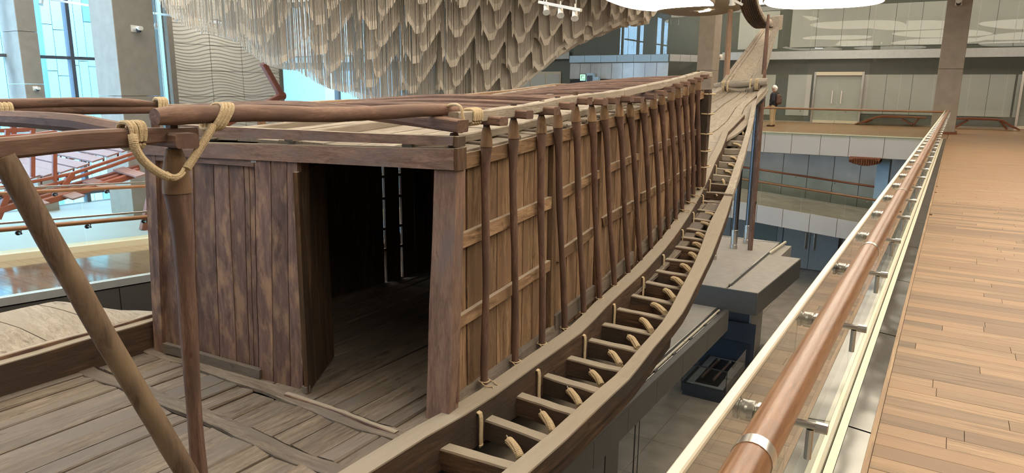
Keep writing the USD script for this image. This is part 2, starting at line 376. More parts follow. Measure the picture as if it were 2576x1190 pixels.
for a in gx:
    for z0, z1 in ((.08, 3.02), (3.4, 7.9)):
        if z0 < 1 and (hy(2043, 250, YW - .35)[0] - 1.2 < a < hy(2168, 250, YW - .35)[0]): continue
        part('glass_pane', box((a + .012, YW - .36, z0), (a + 1.318, YW - .345, z1)), M['wall_glass'], wb)
# double glass doors in the far wall
def door(n, u0, u1, ztop, handles=True):
    y = YW - .37; a, b = hy(u0, 250, y)[0], hy(u1, 250, y)[0]
    d = struct('door_%d' % n, cat([box((a, y - .04, 0), (a + .09, y + .04, ztop)), box((b - .09, y - .04, 0), (b, y + .04, ztop))]), M['steel'])
    part('door_head', box((a + .09, y - .04, ztop - .16), (b - .09, y + .04, ztop)), M['cream_metal'], d)
    part('door_backing', box((a, y + .06, .02), (b, y + .1, ztop)), M['door_panel'], d)
    c = (a + b) / 2
    for s in (0, 1):
        x0, x1 = (a + .095, c - .008) if s == 0 else (c + .008, b - .095)
        lf = part('door_leaf', box((x0, y - .01, .16), (x1, y + .01, ztop - .165)), M['wall_glass'], d)
        part('bottom_rail', box((x0, y - .02, .02), (x1, y + .02, .155)), M['cream_metal'], lf)
        hxp = c - .2 if s == 0 else c + .2
        part('door_handle', cat([tube([(hxp, y - .09, .95), (hxp, y - .09, 1.55)], .022, 8), block((hxp, y, 1.05), (hxp, y - .1, 1.05), .02, .02), block((hxp, y, 1.45), (hxp, y - .1, 1.45), .02, .02)]), M['camera_white'], lf)
door(1, 2043, 2168, 2.42); door(2, 2562, 2690, 2.42)

# ---- angled glazed front between the curtain and the middle pillar
pA, pB, pC = hy(1434, 150, 35.2), hy(1682, 157, 35.2), hy(1760, 140, 36.8)
wg = struct('wall_glazed', cat([hexa([(pA[0], 35.6, 0), (pA[0], 35.6, ZC), (-11.5, 36.9, ZC), (-11.5, 36.9, 0)], (0, .2, 0))]), M['wall_dark'])
def facet(p, q, z0, z1, n, m, name, off=0., th=.02, lean=0.):
    p, q = np.array(p[:2]), np.array(q[:2]); d = unit(q - p); nn = np.array([d[1], -d[0]]); L = np.linalg.norm(q - p)
    for k in range(n):
        a = p + (q - p) * k / n + d * .01 + nn * off; b = p + (q - p) * (k + 1) / n - d * .01 + nn * off
        e = nn * lean * rng.uniform(-1, 1)
        part(name, hexa([(*a, z0), (*b, z0), (*(b + e), z1), (*(a + e), z1)], (-nn[0] * th, -nn[1] * th, 0)), M[m], wg)
facet(pA, pB, 3.3, 7.9, 5, 'wall_glass', 'glass_pane'); facet(pB, pC, 3.3, 7.9, 4, 'wall_glass', 'glass_pane')
facet(pA, pB, 2.92, 3.28, 6, 'pale_blue', 'metal_band', .08); facet(pB, pC, 2.94, 3.28, 3, 'band_metal', 'metal_band', .08)
facet(pA, pB, 2.05, 2.88, 9, 'blue_panel', 'blue_glass_panel', .0, .02, .05)
facet(pB, pC, .1, 2.9, 3, 'wall_glass', 'glass_pane')
facet(hy(1545, 190, 35.2), pB, .3, 2.0, 6, 'pale_blue', 'blue_glass_panel', .0, .02, .04)
facet(pA, hy(1545, 190, 35.2), .05, 2.0, 1, 'black', 'dark_opening', -.05)
# things on that front: exit sign, control box, camera, notice
x = hy(1466, 192, 35.0)[0]
s = thing('exit_sign', 'small green lit exit sign in the dark opening above the cabin roof', 'sign', (x, 35.05, 2.0))
part('sign_case', box((x - .2, 35.05, 1.92), (x + .16, 35.32, 2.32)), M['dark_grey'], s)
part('sign_face', box((x - .18, 35.04, 1.95), (x + .14, 35.05, 2.29)), M['exit_green'], s)
part('sign_arrow', cat([box((x - .03, 35.034, 2.02), (x + .12, 35.04, 2.05)), box((x - .12, 35.034, 2.02), (x - .09, 35.04, 2.22)), box((x - .12, 35.034, 2.19), (x + .05, 35.04, 2.22))]), M['wall_green'], s)
x = hy(1485, 195, 35.0)[0]
s = thing('control_box', 'pale wall box with a dark window beside the green exit sign', 'box', (x, 35.0, 1.6))
part('case', box((x - .2, 34.9, 1.55), (x + .24, 35.1, 2.35)), M['pale_blue'], s); part('window', box((x - .14, 34.88, 1.9), (x + .18, 34.9, 2.22)), M['navy'], s)
x = hy(1500, 200, 35.0)[0]
s = thing('wall_camera', 'white bracket camera to the right of the pale wall box', 'camera', (x, 34.9, 1.7))
part('bracket', tube(bend([(x - .1, 34.95, 1.2), (x - .05, 34.9, 1.75), (x + .1, 34.8, 1.95)], 8), .05, 8), M['facade_blue'], s)
part('camera_head', box((x, 34.6, 1.82), (x + .3, 34.85, 2.15)), M['pale_blue'], s)
x = hy(1550, 204, 35.0)[0]
s = thing('notice_board', 'long white notice with a dark strip low on the blue front', 'sign', (x, 35.0, 1.2))
part('board', box((x - 1.3, 35.0, 1.2), (x + 1.6, 35.08, 1.52)), M['screen_white'], s); part('dark_strip', box((x - .3, 34.98, 1.3), (x + 1.5, 35.0, 1.42)), M['navy'], s)

# ---- far wall left of the glazed front, seen below and through the curtain
def wbox(name, u0, u1, z0, z1, m, d=.02, v=200):
    a, b = hy(u0, v, YW)[0], hy(u1, v, YW)[0]; return part(name, box((a, YW - d, z0), (b, YW, z1)), M[m], wb)
wbox('metal_band', 700, 1436, 3.2, 3.6, 'band_metal', .3)
wbox('wall_board', 712, 828, -1.5, 2.75, 'pale_blue'); wbox('wall_board', 856, 980, -1.5, 2.6, 'pale_blue'); wbox('wall_board', 985, 1036, -1.5, 2.6, 'pale_blue')
wbox('column_strip', 829, 853, -2, 7, 'white_panel', .5); wbox('column_strip', 1038, 1060, -2, 7, 'light_panel', .5)
wbox('wall_board', 712, 1036, 3.7, 7.2, 'light_panel'); wbox('wall_board', 1250, 1425, 3.7, 6.6, 'wall_green')
d3 = struct('door_3', box((hy(1296, 190, YW)[0], YW - .06, 0), (hy(1412, 190, YW)[0], YW, 2.5)), M['cream_metal'])
for u0, u1 in ((1298, 1336), (1338, 1374), (1376, 1409)):
    part('door_leaf', box((hy(u0, 190, YW)[0] + .02, YW - .09, 0), (hy(u1, 190, YW)[0] - .02, YW - .06, 2.36)), M['light_panel'], d3)

# ---- pillars
def pillar(name, x0, x1, y0, y1, joints, m, z0=ZF, z1=ZC):
    zs = [z0] + sorted(joints) + [z1]
    p = None
    for a, b in zip(zs, zs[1:]):
        g = block(((x0 + x1) / 2, (y0 + y1) / 2, a + (.012 if a > z0 else 0)), ((x0 + x1) / 2, (y0 + y1) / 2, b), abs(x1 - x0), abs(y1 - y0), (0, 1, 0), .012)
        p = part('block', g, M[m], p) if p else struct(name, g, M[m])
    return p
pillar('column_1', hy(1763.5, 0, 33)[0], hy(1803, 0, 33)[0], 33, 34.1, [hy(1790, 177, 33)[2], hy(1790, 30, 33)[2]], 'concrete', 0)
c2 = pillar('column_2', hy(2350, 250, 30.65)[0], hy(2413, 250, 30.65)[0], 30.65, 31.6, [hy(2380, 174, 30.65)[2]], 'concrete', 0)
part('skirting', box((hy(2363, 337, 30.65)[0] - .02, 30.6, 0), (hy(2403, 337, 30.65)[0] + .05, 31.65, .09)), M['bench_wood'], c2)
pillar('column_3', -21.2, -20, 11.1, 12.27, [hx(400, 242, -20)[2]], 'pillar_concrete')
pillar('column_4', -24.05, -23, 9.98, 10.5, [hx(70, 80, -23)[2], hx(90, 212, -23)[2]], 'pillar_concrete')
pillar('column_5', hy(2208, 400, 28.5)[0], hy(2241, 400, 28.5)[0], 28.5, 29.3, [], 'pale_blue', ZF, -.72)
def sec_cam(label, p, s=1.0, d=(1, 0, 0), m='camera_white'):
    p = np.array(p); d = unit(d); c = thing('security_camera', label, 'camera', p); u = np.array([0, 0, 1.]); r = np.cross(d, u)
    part('wall_plate', block(p, p + d * .03 * s, .16 * s, .16 * s), M[m], c)
    part('body', sweep([p + d * .03 * s, p + d * .16 * s + r * .0 , p + d * .3 * s], rect(.12 * s, .1 * s, .03 * s), (0, 0, 1), [.8, 1, 1]), M[m], c)
    part('dome', lathe([(0, .0), (.02 * s, .045 * s), (.05 * s, .06 * s), (.1 * s, .065 * s), (.11 * s, .0)], p + d * .2 * s - u * .11 * s), M['dark_grey'], c)
sec_cam('white security camera on the dark face of the big left pillar', hx(337, 72, -20), 1.15)
sec_cam('small security camera low on the leftmost pillar', hx(88, 222, -23), .8)
sec_cam('white security camera high on the right hand concrete pillar', hy(2412, 6, 30.65), 1.3, (0, -1, 0))
sec_cam('camera dome on the metal band beside the pale upright pole', hy(1811, 144, YW - .42), 1.8, (0, -1, 0))

# ---- wavy relief wall on the left
wv = struct('wall_left', box((-35.6, 22.3, ZF), (-35.2, 29.3, ZC)), M['wave_white'])
ys = [22.45, 24.6, 26.6, 29.2]
zz = [hx(500, v, -35)[2] for v in (46, 112, 178, 243, 310)]
zz = [ZC] + zz + [zz[-1] - 1.6, zz[-1] - 3.2]
for a, b in zip(ys, ys[1:]):
    for z1, z0 in zip(zz, zz[1:]):
        z1, z0 = max(z0, z1), min(z0, z1); ny, nz = 30, 120
        Y, Z = np.meshgrid(np.linspace(a + .012, b - .012, ny), np.linspace(z0 + .012, z1 - .012, nz), indexing='ij')
        H = Z + .11 * np.sin(Y * 1.9 + .5 * Z) + .07 * np.sin(Y * .8 + 1.3 + 2.1 * Z)
        ph = H * 2 * np.pi / .175; X = -35.08 + (.018 + .02 * meshkit.noise(np.stack([Y * 0, Y * .9, Z * 3.1], -1))) * np.power(.5 + .5 * np.sin(ph + .6 * np.sin(ph)), .8)
        part('relief_panel', grid(np.stack([X, Y, Z], -1)), M['wave_white'], wv, smooth=True)
part('flat_pier', box((-35.2, 21.85, ZF), (-34.9, 22.4, ZC)), M['platform_grey'], wv)
part('flat_pier', box((-35.2, 29.2, ZF), (-34.95, 29.4, ZC)), M['wall_green'], wv)
struct('wall_step', hexa([(-24.3, 15.05, ZF), (-35.4, 21.9, ZF), (-35.4, 21.9, ZC), (-24.3, 15.05, ZC)], (.15, .25, 0)), M['concrete'])
struct('wall_end', box((-46.4, 22.4, ZF), (-46, 37.2, ZC)), M['wall_dark'])
wn2 = struct('window_2', box((-24.15, 14.98, ZF), (-23.95, 15.05, ZC)), M['brushed'])
# ---- big windows on the left with a panelled facade outside
wn = struct('window_1', cat([box((-24.1, yy - .055, ZF), (-23.85, yy + .055, ZC)) for yy in (-6, -2, 2, 6, 9.2, 24 / 2.03)]), M['frame_grey'])
part('transom', cat([box((-24.08, -8, z - .045), (-23.87, 14.6, z + .045)) for z in (2.3, 5.6, -2.0)]), M['frame_grey'], wn)
for a, b in zip((-8, -6, -2, 2, 6, 9.2, 24 / 2.03), (-6, -2, 2, 6, 9.2, 24 / 2.03, 14.9)):
    part('pane', box((-24, a + .08, ZF), (-23.98, b - .08, ZC)), M['window_glass'], wn)
fb = thing('facade', 'pale panelled building facade outside the tall left windows', 'building', (-36, 12, ZF))
part('facade_backing', box((-36.6, -8, ZF - 2), (-36.2, 22, 13)), M['facade_blue'], fb)
y = 4.0
while y < 21.4:
    w = rng.choice((.42, .42, .5)); z = -7.0 + rng.uniform(-3, 0)
    if rng.random() < .16:
        y += w; continue
    while z < 13:
        L = rng.choice((2.1, 3.0, 4.2)); 
        part('facade_panel', box((-36.2, y + .012, z + .012), (-36.08 + rng.uniform(-.02, .02), y + w - .012, z + L - .012)), M['facade_blue'] if rng.random() < .13 else M['facade_white'], fb); z += L
    y += w
part('paving', box((-36.2, -8, ZF - .4), (-24.2, 15, ZF - .1)), M['facade_white'], fb)

# ================================================================ BALUSTRADES AND LAMPS
XG, YE = -.29, 27.4
gb = thing('glass_balustrade', 'long glass balustrade with round wooden handrail running along the right walkway', 'railing', (XG, 14, 0))
ed = [.35 + k * 1.5 for k in range(19)]
for a, b in zip(ed, ed[1:]): part('glass_pane', box((XG - .008, a + .004, .0), (XG + .008, min(b, YE) - .004, .93)), M['rail_glass'], gb)
part('top_channel', sweep([(XG, .3, .94), (XG, YE, .94)], rect(.020, .014, .003)), M['cream_metal'], gb)
XH, ZH, RH = -.20, .95, .031
d0, d1 = hx(1893, 1170, XH)[1], hx(2186, 637, XH)[1]
joints = [d0 + (d1 - d0) * k for k in range(-1, 30) if d0 + (d1 - d0) * k < YE]
hr = [.2] + [j for j in joints if j > .25] + [YE]
for a, b in zip(hr, hr[1:]):
    h = part('handrail', tube([(XH, a, ZH), (XH, b, ZH)], RH, 20), M['rail_wood'], gb, smooth=40)
    if b < YE: part('joint_ring', lathe([(0, RH), (0, RH + .0012), (.03, RH + .0012), (.03, RH)], (XH, b - .015, ZH), (0, 1, 0), 24), M['steel'], h, smooth=40)
yb0, yb1 = hx(1868, 1086, XG)[1], hx(2022, 845, XG)[1]
k = 0; y = yb0
while y < YE - .1:
    r = part('rail_bracket', tube([(XG, y, .87), (XH + .052, y, .87)], .008, 10), M['brushed'], gb, smooth=40)
    part('bracket_disc', lathe([(0, .0), (0, .022), (.012, .022), (.014, .018), (.016, .018), (.018, .022), (.027, .022), (.027, 0)], (XG + .008, y, .87), (1, 0, 0), 18), M['steel'], r, smooth=30)
    part('bracket_peg', cat([tube([(XH + .035, y, .862), (XH + .035, y, .80)], .007, 8), tube([(XH, y, .87), (XH, y, ZH - .02)], .007, 8), lathe([(0, 0), (0, .011), (.022, .011), (.022, 0)], (XH + .044, y, .87), (1, 0, 0), 10)]), M['brushed'], r)
    y += (yb1 - yb0)
tr = struct('trim_2', cat([box((XG + .012, .3, -.05), (XG + .045, YE, .012)), box((XG - .05, .3, -.05), (XG - .012, YE, .012))]), M['cream_metal'])
y = .3
while y < YE:
    part('steel_strip', hexa([(XG + .047, y + .003, .010), (-.151, y + .003, .002), (-.151, min(y + 1.49, YE), .002), (XG + .047, min(y + 1.49, YE), .010)], (0, 0, -.03)), M['mirror_steel'], tr); y += 1.5
struct('trim_3', box((XG - .1, -3, -.75), (XG - .05, YE, -.03)), M['grey_panel'])
# far balustrade
xa = hy(1880, 270, YE)[0] - 4.5
gf = thing('glass_balustrade', 'glass balustrade with thin wooden handrail across the far end in front of the doors', 'railing', (-6, YE, 0))
xx = xa
while xx < XG - .05:
    b = min(xx + 1.5, XG); part('glass_pane', box((xx + .006, YE - .008, -.1), (b - .006, YE + .008, .86)), M['rail_glass'], gf)
    part('rail_bracket', cat([tube([(xx + .4, YE, .80), (xx + .4, YE + .12, .80)], .012, 8), lathe([(0, 0), (0, .03), (.02, .03), (.02, 0)], (xx + .4, YE - .03, .80), (0, 1, 0), 12)]), M['steel'], gf); xx = b
part('handrail', tube([(xa, YE + .06, .88), (XH, YE + .06, .88)], .036, 12), M['rail_wood_x'], gf, smooth=40)
# lower ramp at the far end
rx0, rx1 = -16., -1.6
rz = lambda x: -2.73 - .084 * (x + 6.96)
rp = struct('floor_ramp', hexa([(rx0, 27.7, rz(rx0)), (rx1, 27.7, rz(rx1)), (rx1, 31, rz(rx1)), (rx0, 31, rz(rx0))], (0, 0, -.66)), M['stone'])
fx = [-16, -13, -10.6, -8.8] + [hy(u, 540, 27.6)[0] for u in (1838, 1903, 1969, 2038, 2108)] + [rx1]
for a, b in zip(fx, fx[1:]):
    part('fascia_panel', hexa([(a + .008, 27.6, rz(a) - .7), (b - .008, 27.6, rz(b) - .7), (b - .008, 27.6, rz(b) - .01), (a + .008, 27.6, rz(a) - .01)], (0, .06, 0)), M['white_panel'], rp)
part('back_kerb', hexa([(rx0, 30.6, rz(rx0)), (rx1, 30.6, rz(rx1)), (rx1, 30.6, rz(rx1) + .07), (rx0, 30.6, rz(rx0) + .07)], (0, .1, 0)), M['steel'], rp)
for nm, yy, hh, lab in (('front', 27.66, .88, 'wooden handrail on glass along the near edge of the lower ramp'), ('rear', 30.65, .97, 'dark wooden handrail on glass at the back of the lower ramp')):
    g = thing('ramp_railing', lab, 'railing', (-6, yy, rz(-6)))
    part('handrail', tube([(rx0, yy, rz(rx0) + hh), (rx1, yy, rz(rx1) + hh)], .04, 10), M['rail_wood_x' if nm == 'front' else 'bench_wood'], g, smooth=40)
    xx = -12.
    while xx < rx1 - .2:
        b = min(xx + 1.5, rx1)
        part('glass_pane', hexa([(xx + .01, yy, rz(xx)), (b - .01, yy, rz(b)), (b - .01, yy, rz(b) + hh + .06), (xx + .01, yy, rz(xx) + hh + .06)], (0, .015, 0)), M['rail_glass'], g)
        part('rail_bracket', lathe([(0, 0), (0, .035), (.05, .035), (.05, 0)], (xx + .7, yy - .04, rz(xx + .7) + hh - .09), (0, 1, 0), 10), M['steel'], g); xx = b
# blue glazed wall behind the ramp and the doors below it
bw = struct('wall_lower', box((-16, 31.6, ZF), (1, 31.8, -.72)), M['navy'])
for i, a in enumerate(np.arange(-14, .6, 1.0)):
    part('blue_glass_panel', box((a + .01, 31.5, -3.4), (a + .99, 31.53, -.75)), M['blue_panel'], bw)
    part('lower_panel', box((a + .01, 31.5, ZF), (a + .99, 31.53, -3.45)), M['wall_green'] if abs(a + 7) < .1 else M['lower_blue'], bw)
d4 = struct('door_4', box((-5.75, 31.4, ZF), (-3.45, 31.5, -3.6)), M['dark_grey'])
for a, b, h in ((-5.7, -4.62, -4.78), (-4.6, -3.5, -4.44)):
    lf = part('door_leaf', box((a, 31.36, ZF + .02), (b, 31.4, -3.62)), M['lower_blue'], d4)
    part('door_handle', cat([tube([(h, 31.28, -5.1), (h, 31.28, -4.4)], .025, 8), block((h, 31.28, -5), (h, 31.37, -5), .025, .025), block((h, 31.28, -4.5), (h, 31.37, -4.5), .025, .025)]), M['steel'], lf)
# ribbed timber piece under the far walkway
ct = thing('ribbed_seat', 'dark brown ribbed timber seat hung under the far white fascia', 'bench', (hy(2175, 400, 27.5)[0], 27.5, -.9))
a, b = hy(2138, 400, 27.4)[0], hy(2216, 400, 27.4)[0]
part('top_board', box((a, 27.2, -.80), (b, 28.4, -.74)), M['bench_wood'], ct)
for k in range(13):
    xk = a + (b - a) * (k + .3) / 13; dp = .06 + .14 * math.sin(math.pi * (k + 1) / 14) ** .8
    part('rib', sweep(bend([(xk, 27.2, -.82), (xk, 27.3, -.82 - dp), (xk, 28.2, -.82 - dp), (xk, 28.4, -.82)], 10), rect(.05, .06, .008), (1, 0, 0)), M['bench_wood'], ct)
# luminous sails of the ceiling
def sail(c, rx, ry, ang, label, z=5.0, n=40, rim=.16, group=None):
    t = np.arange(n) * 2 * np.pi / n; e = lambda q: np.sign(q) * np.abs(q) ** .75
    X = np.stack([rx * e(np.cos(t)), ry * e(np.sin(t))], 1); ca, sa = math.cos(ang), math.sin(ang)
    X = X @ np.array([[ca, sa], [-sa, ca]]) + np.array(c)
    s = thing('ceiling_light', label, 'ceiling light', (*c, z), group)
    v = np.vstack([np.c_[X, np.full(n, z)], [[*c, z - .05]]]); f = np.array([[i, n, (i + 1) % n] for i in range(n)])
    part('lit_membrane', (v, f), M['sail_light'], s)
    part('rim', sweep(np.c_[X, np.full(n, z + rim / 2)], rect(.07, rim, .01), (0, 0, 1), None, True), M['sail_rim'], s)
    part('top_cover', hexa_lid(X, z + rim), M['sail_rim'], s)
def hexa_lid(X, z):
    n = len(X); v = np.vstack([np.c_[X, np.full(n, z)], [[*X.mean(0), z]]]); return v, np.array([[i, (i + 1) % n, n] for i in range(n)])
sail((-8.55, 22.6), 1.55, 3.0, .12, 'big cream luminous ceiling sail left of the middle pillar', 4.3)
sail((-10.2, 35.45), 3.0, 1.05, 0, 'cream luminous ceiling sail behind the middle pillar', 5.6)
sail((-5.0, 31.2), 2.2, 2.6, .1, 'cream luminous ceiling sail right of the curling stern')
for i, (c, rx, ry) in enumerate([((-3, 22), 2.6, 3.6), ((-1.5, 14), 2.8, 3.8), ((-2.0, 5.5), 3.0, 4.0), ((-9, 5), 3.0, 4.2), ((-8.5, 13), 2.4, 2.4), ((3.6, 9.5), 2.6, 4.2), ((3.6, 20), 2.6, 4.2), ((3.6, 0), 2.6, 3.6), ((-6, -2.5), 3, 3), ((-15, 4), 3, 4), ((-30, 24.8), 5, 2), ((-41, 33), 3, 3), ((-13.5, 30.5), 3, 1.6), ((-9.3, 28.6), 2.4, 1.8), ((-20, 25.5), 4, 2.2), ((-14, 10), 3.5, 3), ((-21, 7), 2, 4), ((-9, 34.2), 3, 1.6), ((-2, 34.2), 3, 1.6), ((4, 34), 2.6, 2)]):
    sail(c, rx, ry, rng.uniform(-.4, .4), 'cream luminous ceiling sail high over the hall, above the view', 5.6 if c[1] < 24 and c[0] > -12 else 7.4, group='sails above the view')
ri = thing('ceiling_dish', 'round tan ceiling dish with a lit slot between two luminous sails', 'ceiling light', (-8.2, 24.4, 4.5))
part('dish', lathe([(0, .5), (-.02, 1.0), (.1, 1.5), (.35, 1.75), (.36, 1.68), (.14, 1.42), (.04, .5), (.04, 0)], (-8.3, 25.6, 4.22), (0, 0, 1), 36), M['sail_rim'], ri, smooth=40)
part('slot_lamp', block((-8.0, 25.0, 4.19), (-7.6, 24.8, 4.20), .1, .05), M['spot_glow'], ri)
# spot lamps
def spot(name_lab, p, aim, s=1.0, up=.22):
    p = np.array(p); d = unit(np.array(aim) - p); t = thing('spot_lamp', name_lab, 'spotlight', p)
    part('lamp_body', lathe([(-.2 * s, .0), (-.2 * s, .06 * s), (-.04 * s, .065 * s), (.02 * s, .09 * s), (.03 * s, .085 * s), (.0, .05 * s)], p, d, 14), M['camera_white'], t, smooth=40)
    part('lamp_lens', lathe([(.0, .0), (.0, .075 * s), (.008 * s, .075 * s), (.012 * s, 0)], p + d * .012 * s, d, 14), M['spot_glow'], t)
    part('stem', tube([p - d * .12 * s, p - d * .12 * s + np.array([0, 0, up * s])], .014 * s, 6), M['camera_white'], t)
def track(lab, a, b, up=2.5):
    t = thing('lamp_track', lab, 'lamp track', (np.array(a) + b) / 2); a, b = np.array(a), np.array(b)
    part('track_bar', block(a, b, .06, .06), M['camera_white'], t)
    for k in (.12, .88): part('hanger', tube([a + (b - a) * k, a + (b - a) * k + (0, 0, up)], .008, 6), M['camera_white'], t)
ta, tb = hy(1356, 5, 13.5), hy(1462, 26, 13.2)
track('white lamp track with three lit spots in front of the chain curtain', ta, tb, 3.5)
for k, nm in zip((.2, .54, .87), ('left hand', 'middle', 'right hand')):
    spot('lit white spotlight, %s one of three in front of the chain curtain' % nm, ta + (tb - ta) * k + np.array([0, -.02, -.17]), (-4.5, 9, -3), .9)
for u, v, yy, lab in ((103, 10, 11., 'lit spotlight at the top left in front of the tall windows'), (445, 50, 13., 'lit spotlight near the top of the wavy white wall'), (391, 70, 12.8, 'small lit spotlight beside the big left pillar'), (575, 68, 14, 'small lit spotlight seen against the fringe of the chain curtain')):
    p = hy(u, v, yy); spot(lab, p, p + np.array([.4, -.5, -1]), .75, .22 if 'small' not in lab else (7.9 - p[2]) / .75)
track('thin lamp track over the tall windows', hy(60, -12, 11.2) , hy(225, 14, 11.2), 2.0)
track('thin lamp track in front of the wavy white wall', hy(386, 33, 13.1), hy(560, 58, 13.1), 2.0)
p = hy(1842, 10, 19.)
track('short white lamp track near the curling stern', hy(1832, -6, 19.), hy(1868, 12, 19.), 2.0); spot('white spotlight hanging near the curling stern', p, p + np.array([0, .3, -1]), 1.0)

for i, (x, y, z) in enumerate([(1.2, 6, -.76), (1.2, 11, -.76), (1.2, 16, -.76), (1.2, 21, -.76), (-3.0, 29.4, -.72), (-6.5, 29.4, -.72), (-10, 29.4, -.72)]):
    s = thing('downlight', 'square warm downlight panel on the underside of a walkway, out of the view', 'ceiling light', (x, y, z), 'downlights under the walkways')
    part('frame', cat([box((x - .42, y - .42, z - .04), (x + .42, y - .38, z)), box((x - .42, y + .38, z - .04), (x + .42, y + .42, z)), box((x - .42, y - .38, z - .04), (x - .38, y + .38, z)), box((x + .38, y - .38, z - .04), (x + .42, y + .38, z))]), M['brushed'], s)
    part('diffuser', box((x - .38, y - .38, z - .03), (x + .38, y + .38, z - .01)), M['down_glow'], s)

# ================================================================ LEFT RAMP, GLASS RAILS
XL = -9.4
lz = lambda y: -1.04 - .063 * (y - 3.5)
def lquad(x0, x1, y0, y1, dz=0.): return [(x0, y0, lz(y0) + dz), (x1, y0, lz(y0) + dz), (x1, y1, lz(y1) + dz), (x0, y1, lz(y1) + dz)]
lr = struct('floor_ramp_left', hexa(lquad(-12, XL - .06, -2, 16, -.02), (0, 0, -.5)), M['concrete'])
y = -2.; mats_l = wood('gloss_floor', [(.14, .08, .045), (.25, .155, .09), (.33, .22, .13)], 'x', rough=.14, spread=.15, fine=30, stretch=18, bump=.02, spec=2.2, knots=0.)
while y < 12:
    x = -11.9
    while x < XL - .1:
        b = min(x + rng.uniform(.8, 1.6), XL - .09); part('floor_board', hexa(lquad(x + .002, b - .002, y + .002, y + .178), (0, 0, -.015)), mats_l, lr); x = b
    y += .18
part('kerb', hexa(lquad(XL - .09, XL + .03, -2, 16, .03), (0, 0, -.1)), M['band_metal'], lr)
part('kerb', hexa(lquad(-12.1, -11.75, -2, 16, .10), (0, 0, -.3)), M['cream_metal'], lr)
for a, b in ((-2, 1.5), (1.5, 3.2), (3.2, 4.9), (4.9, 8), (8, 12)):
    part('fascia_panel', hexa([(XL + .02, a + .006, lz(a) - .09), (XL + .02, b - .006, lz(b) - .09), (XL + .02, b - .006, lz(b) - 1.3), (XL + .02, a + .006, lz(a) - 1.3)], (-.05, 0, 0)), M['grey_panel'], lr)
for xg, h, lab in ((XL - .03, .86, 'near glass railing of the left ramp with a wooden handrail'), (-11.85, 1.02, 'far glass railing of the left ramp with a wooden handrail')):
    g = thing('ramp_railing', lab, 'railing', (xg, 5, lz(5)))
    part('handrail', tube([(xg + .1 * (1 if xg > -10 else 1), y, lz(y) + h) for y in (-2, 16)], .03, 10), M['rail_wood'], g, smooth=40)
    part('top_channel', sweep([(xg, y, lz(y) + h + .06) for y in (-2, 16)], rect(.03, .025, .003)), M['brushed'], g)
    for a in np.arange(-2, 14, 1.55):
        b = a + 1.55
        part('glass_pane', hexa([(xg, a + .005, lz(a)), (xg, b - .005, lz(b)), (xg, b - .005, lz(b) + h + .06), (xg, a + .005, lz(a) + h + .06)], (-.014, 0, 0)), M['rail_glass'], g)
        for q in (.4, 1.15): part('rail_bracket', cat([tube([(xg, a + q, lz(a + q) + h - .07), (xg + .1, a + q, lz(a + q) + h - .07), (xg + .1, a + q, lz(a + q) + h - .02)], .012, 6), lathe([(0, 0), (0, .03), (.02, .03), (.02, 0)], (xg, a + q, lz(a + q) + h - .07), (1, 0, 0), 10)]), M['dark_grey'], g)
for _k, _v in (('coat_weight', 1.0), ('coat_ior', 2.6), ('coat_roughness', .08)): UsdShade.Shader.Get(stage, '/World/Looks/gloss_floor/p').CreateInput(_k, Sdf.ValueTypeNames.Float).Set(_v)
# lower light coloured slab between the left ramp and the windows
struct('floor_left', box((-24, -8, -2.6), (-12.4, 16, -2.3)), M['white_panel'])

# ================================================================ THE BOAT
XC = -5.06
zs = lut([(-6, -1.1), (5.5, -1.11), (6.5, -1.10), (7.5, -1.04), (8.6, -.94), (9.6, -.80), (10.5, -.64), (11.5, -.42), (12.2, -.25), (13.5, .05), (15, .35), (17, .83), (18.5, 1.25), (19.8, 1.60), (21, 2.3)])
zg = lut([(-6, -1.2), (5.8, -1.2), (6.7, -1.1), (8.8, -.87), (11, -.56), (14, .024), (18, 1.1), (19.8, 1.6), (21, 2.3)])
def edge(picks, zf):
    P = np.array([hsurf(u, v, zf) for u, v in picks]); P = P[np.argsort(P[:, 1])]; f = lut([(p[1], p[0]) for p in P]); return f
so = edge([(960, 1169), (1101, 1081), (1206, 1022), (1360, 912), (1457, 841), (1545, 753), (1622, 682), (1668, 632), (1716, 570), (1743, 527), (1767, 483), (1785, 444), (1800, 408), (1818, 370), (1832, 332)], zs)
go = edge([(1400, 1128), (1629, 898), (1705, 803), (1757, 711), (1810, 594), (1845, 489), (1871, 402), (1896, 301), (1905, 235)], zg)
gi = edge([(1400, 1072), (1515, 970), (1636, 843), (1727, 698), (1792, 545), (1826, 480), (1848, 419), (1871, 351), (1891, 263)], zg)
Y0, Y1 = -3.0, 19.8
boat = thing('ancient_boat', 'long ancient wooden boat with open side beams and a curling stern', 'boat', (XC, 8, -3.0))
ys = np.linspace(Y0, Y1, 60)
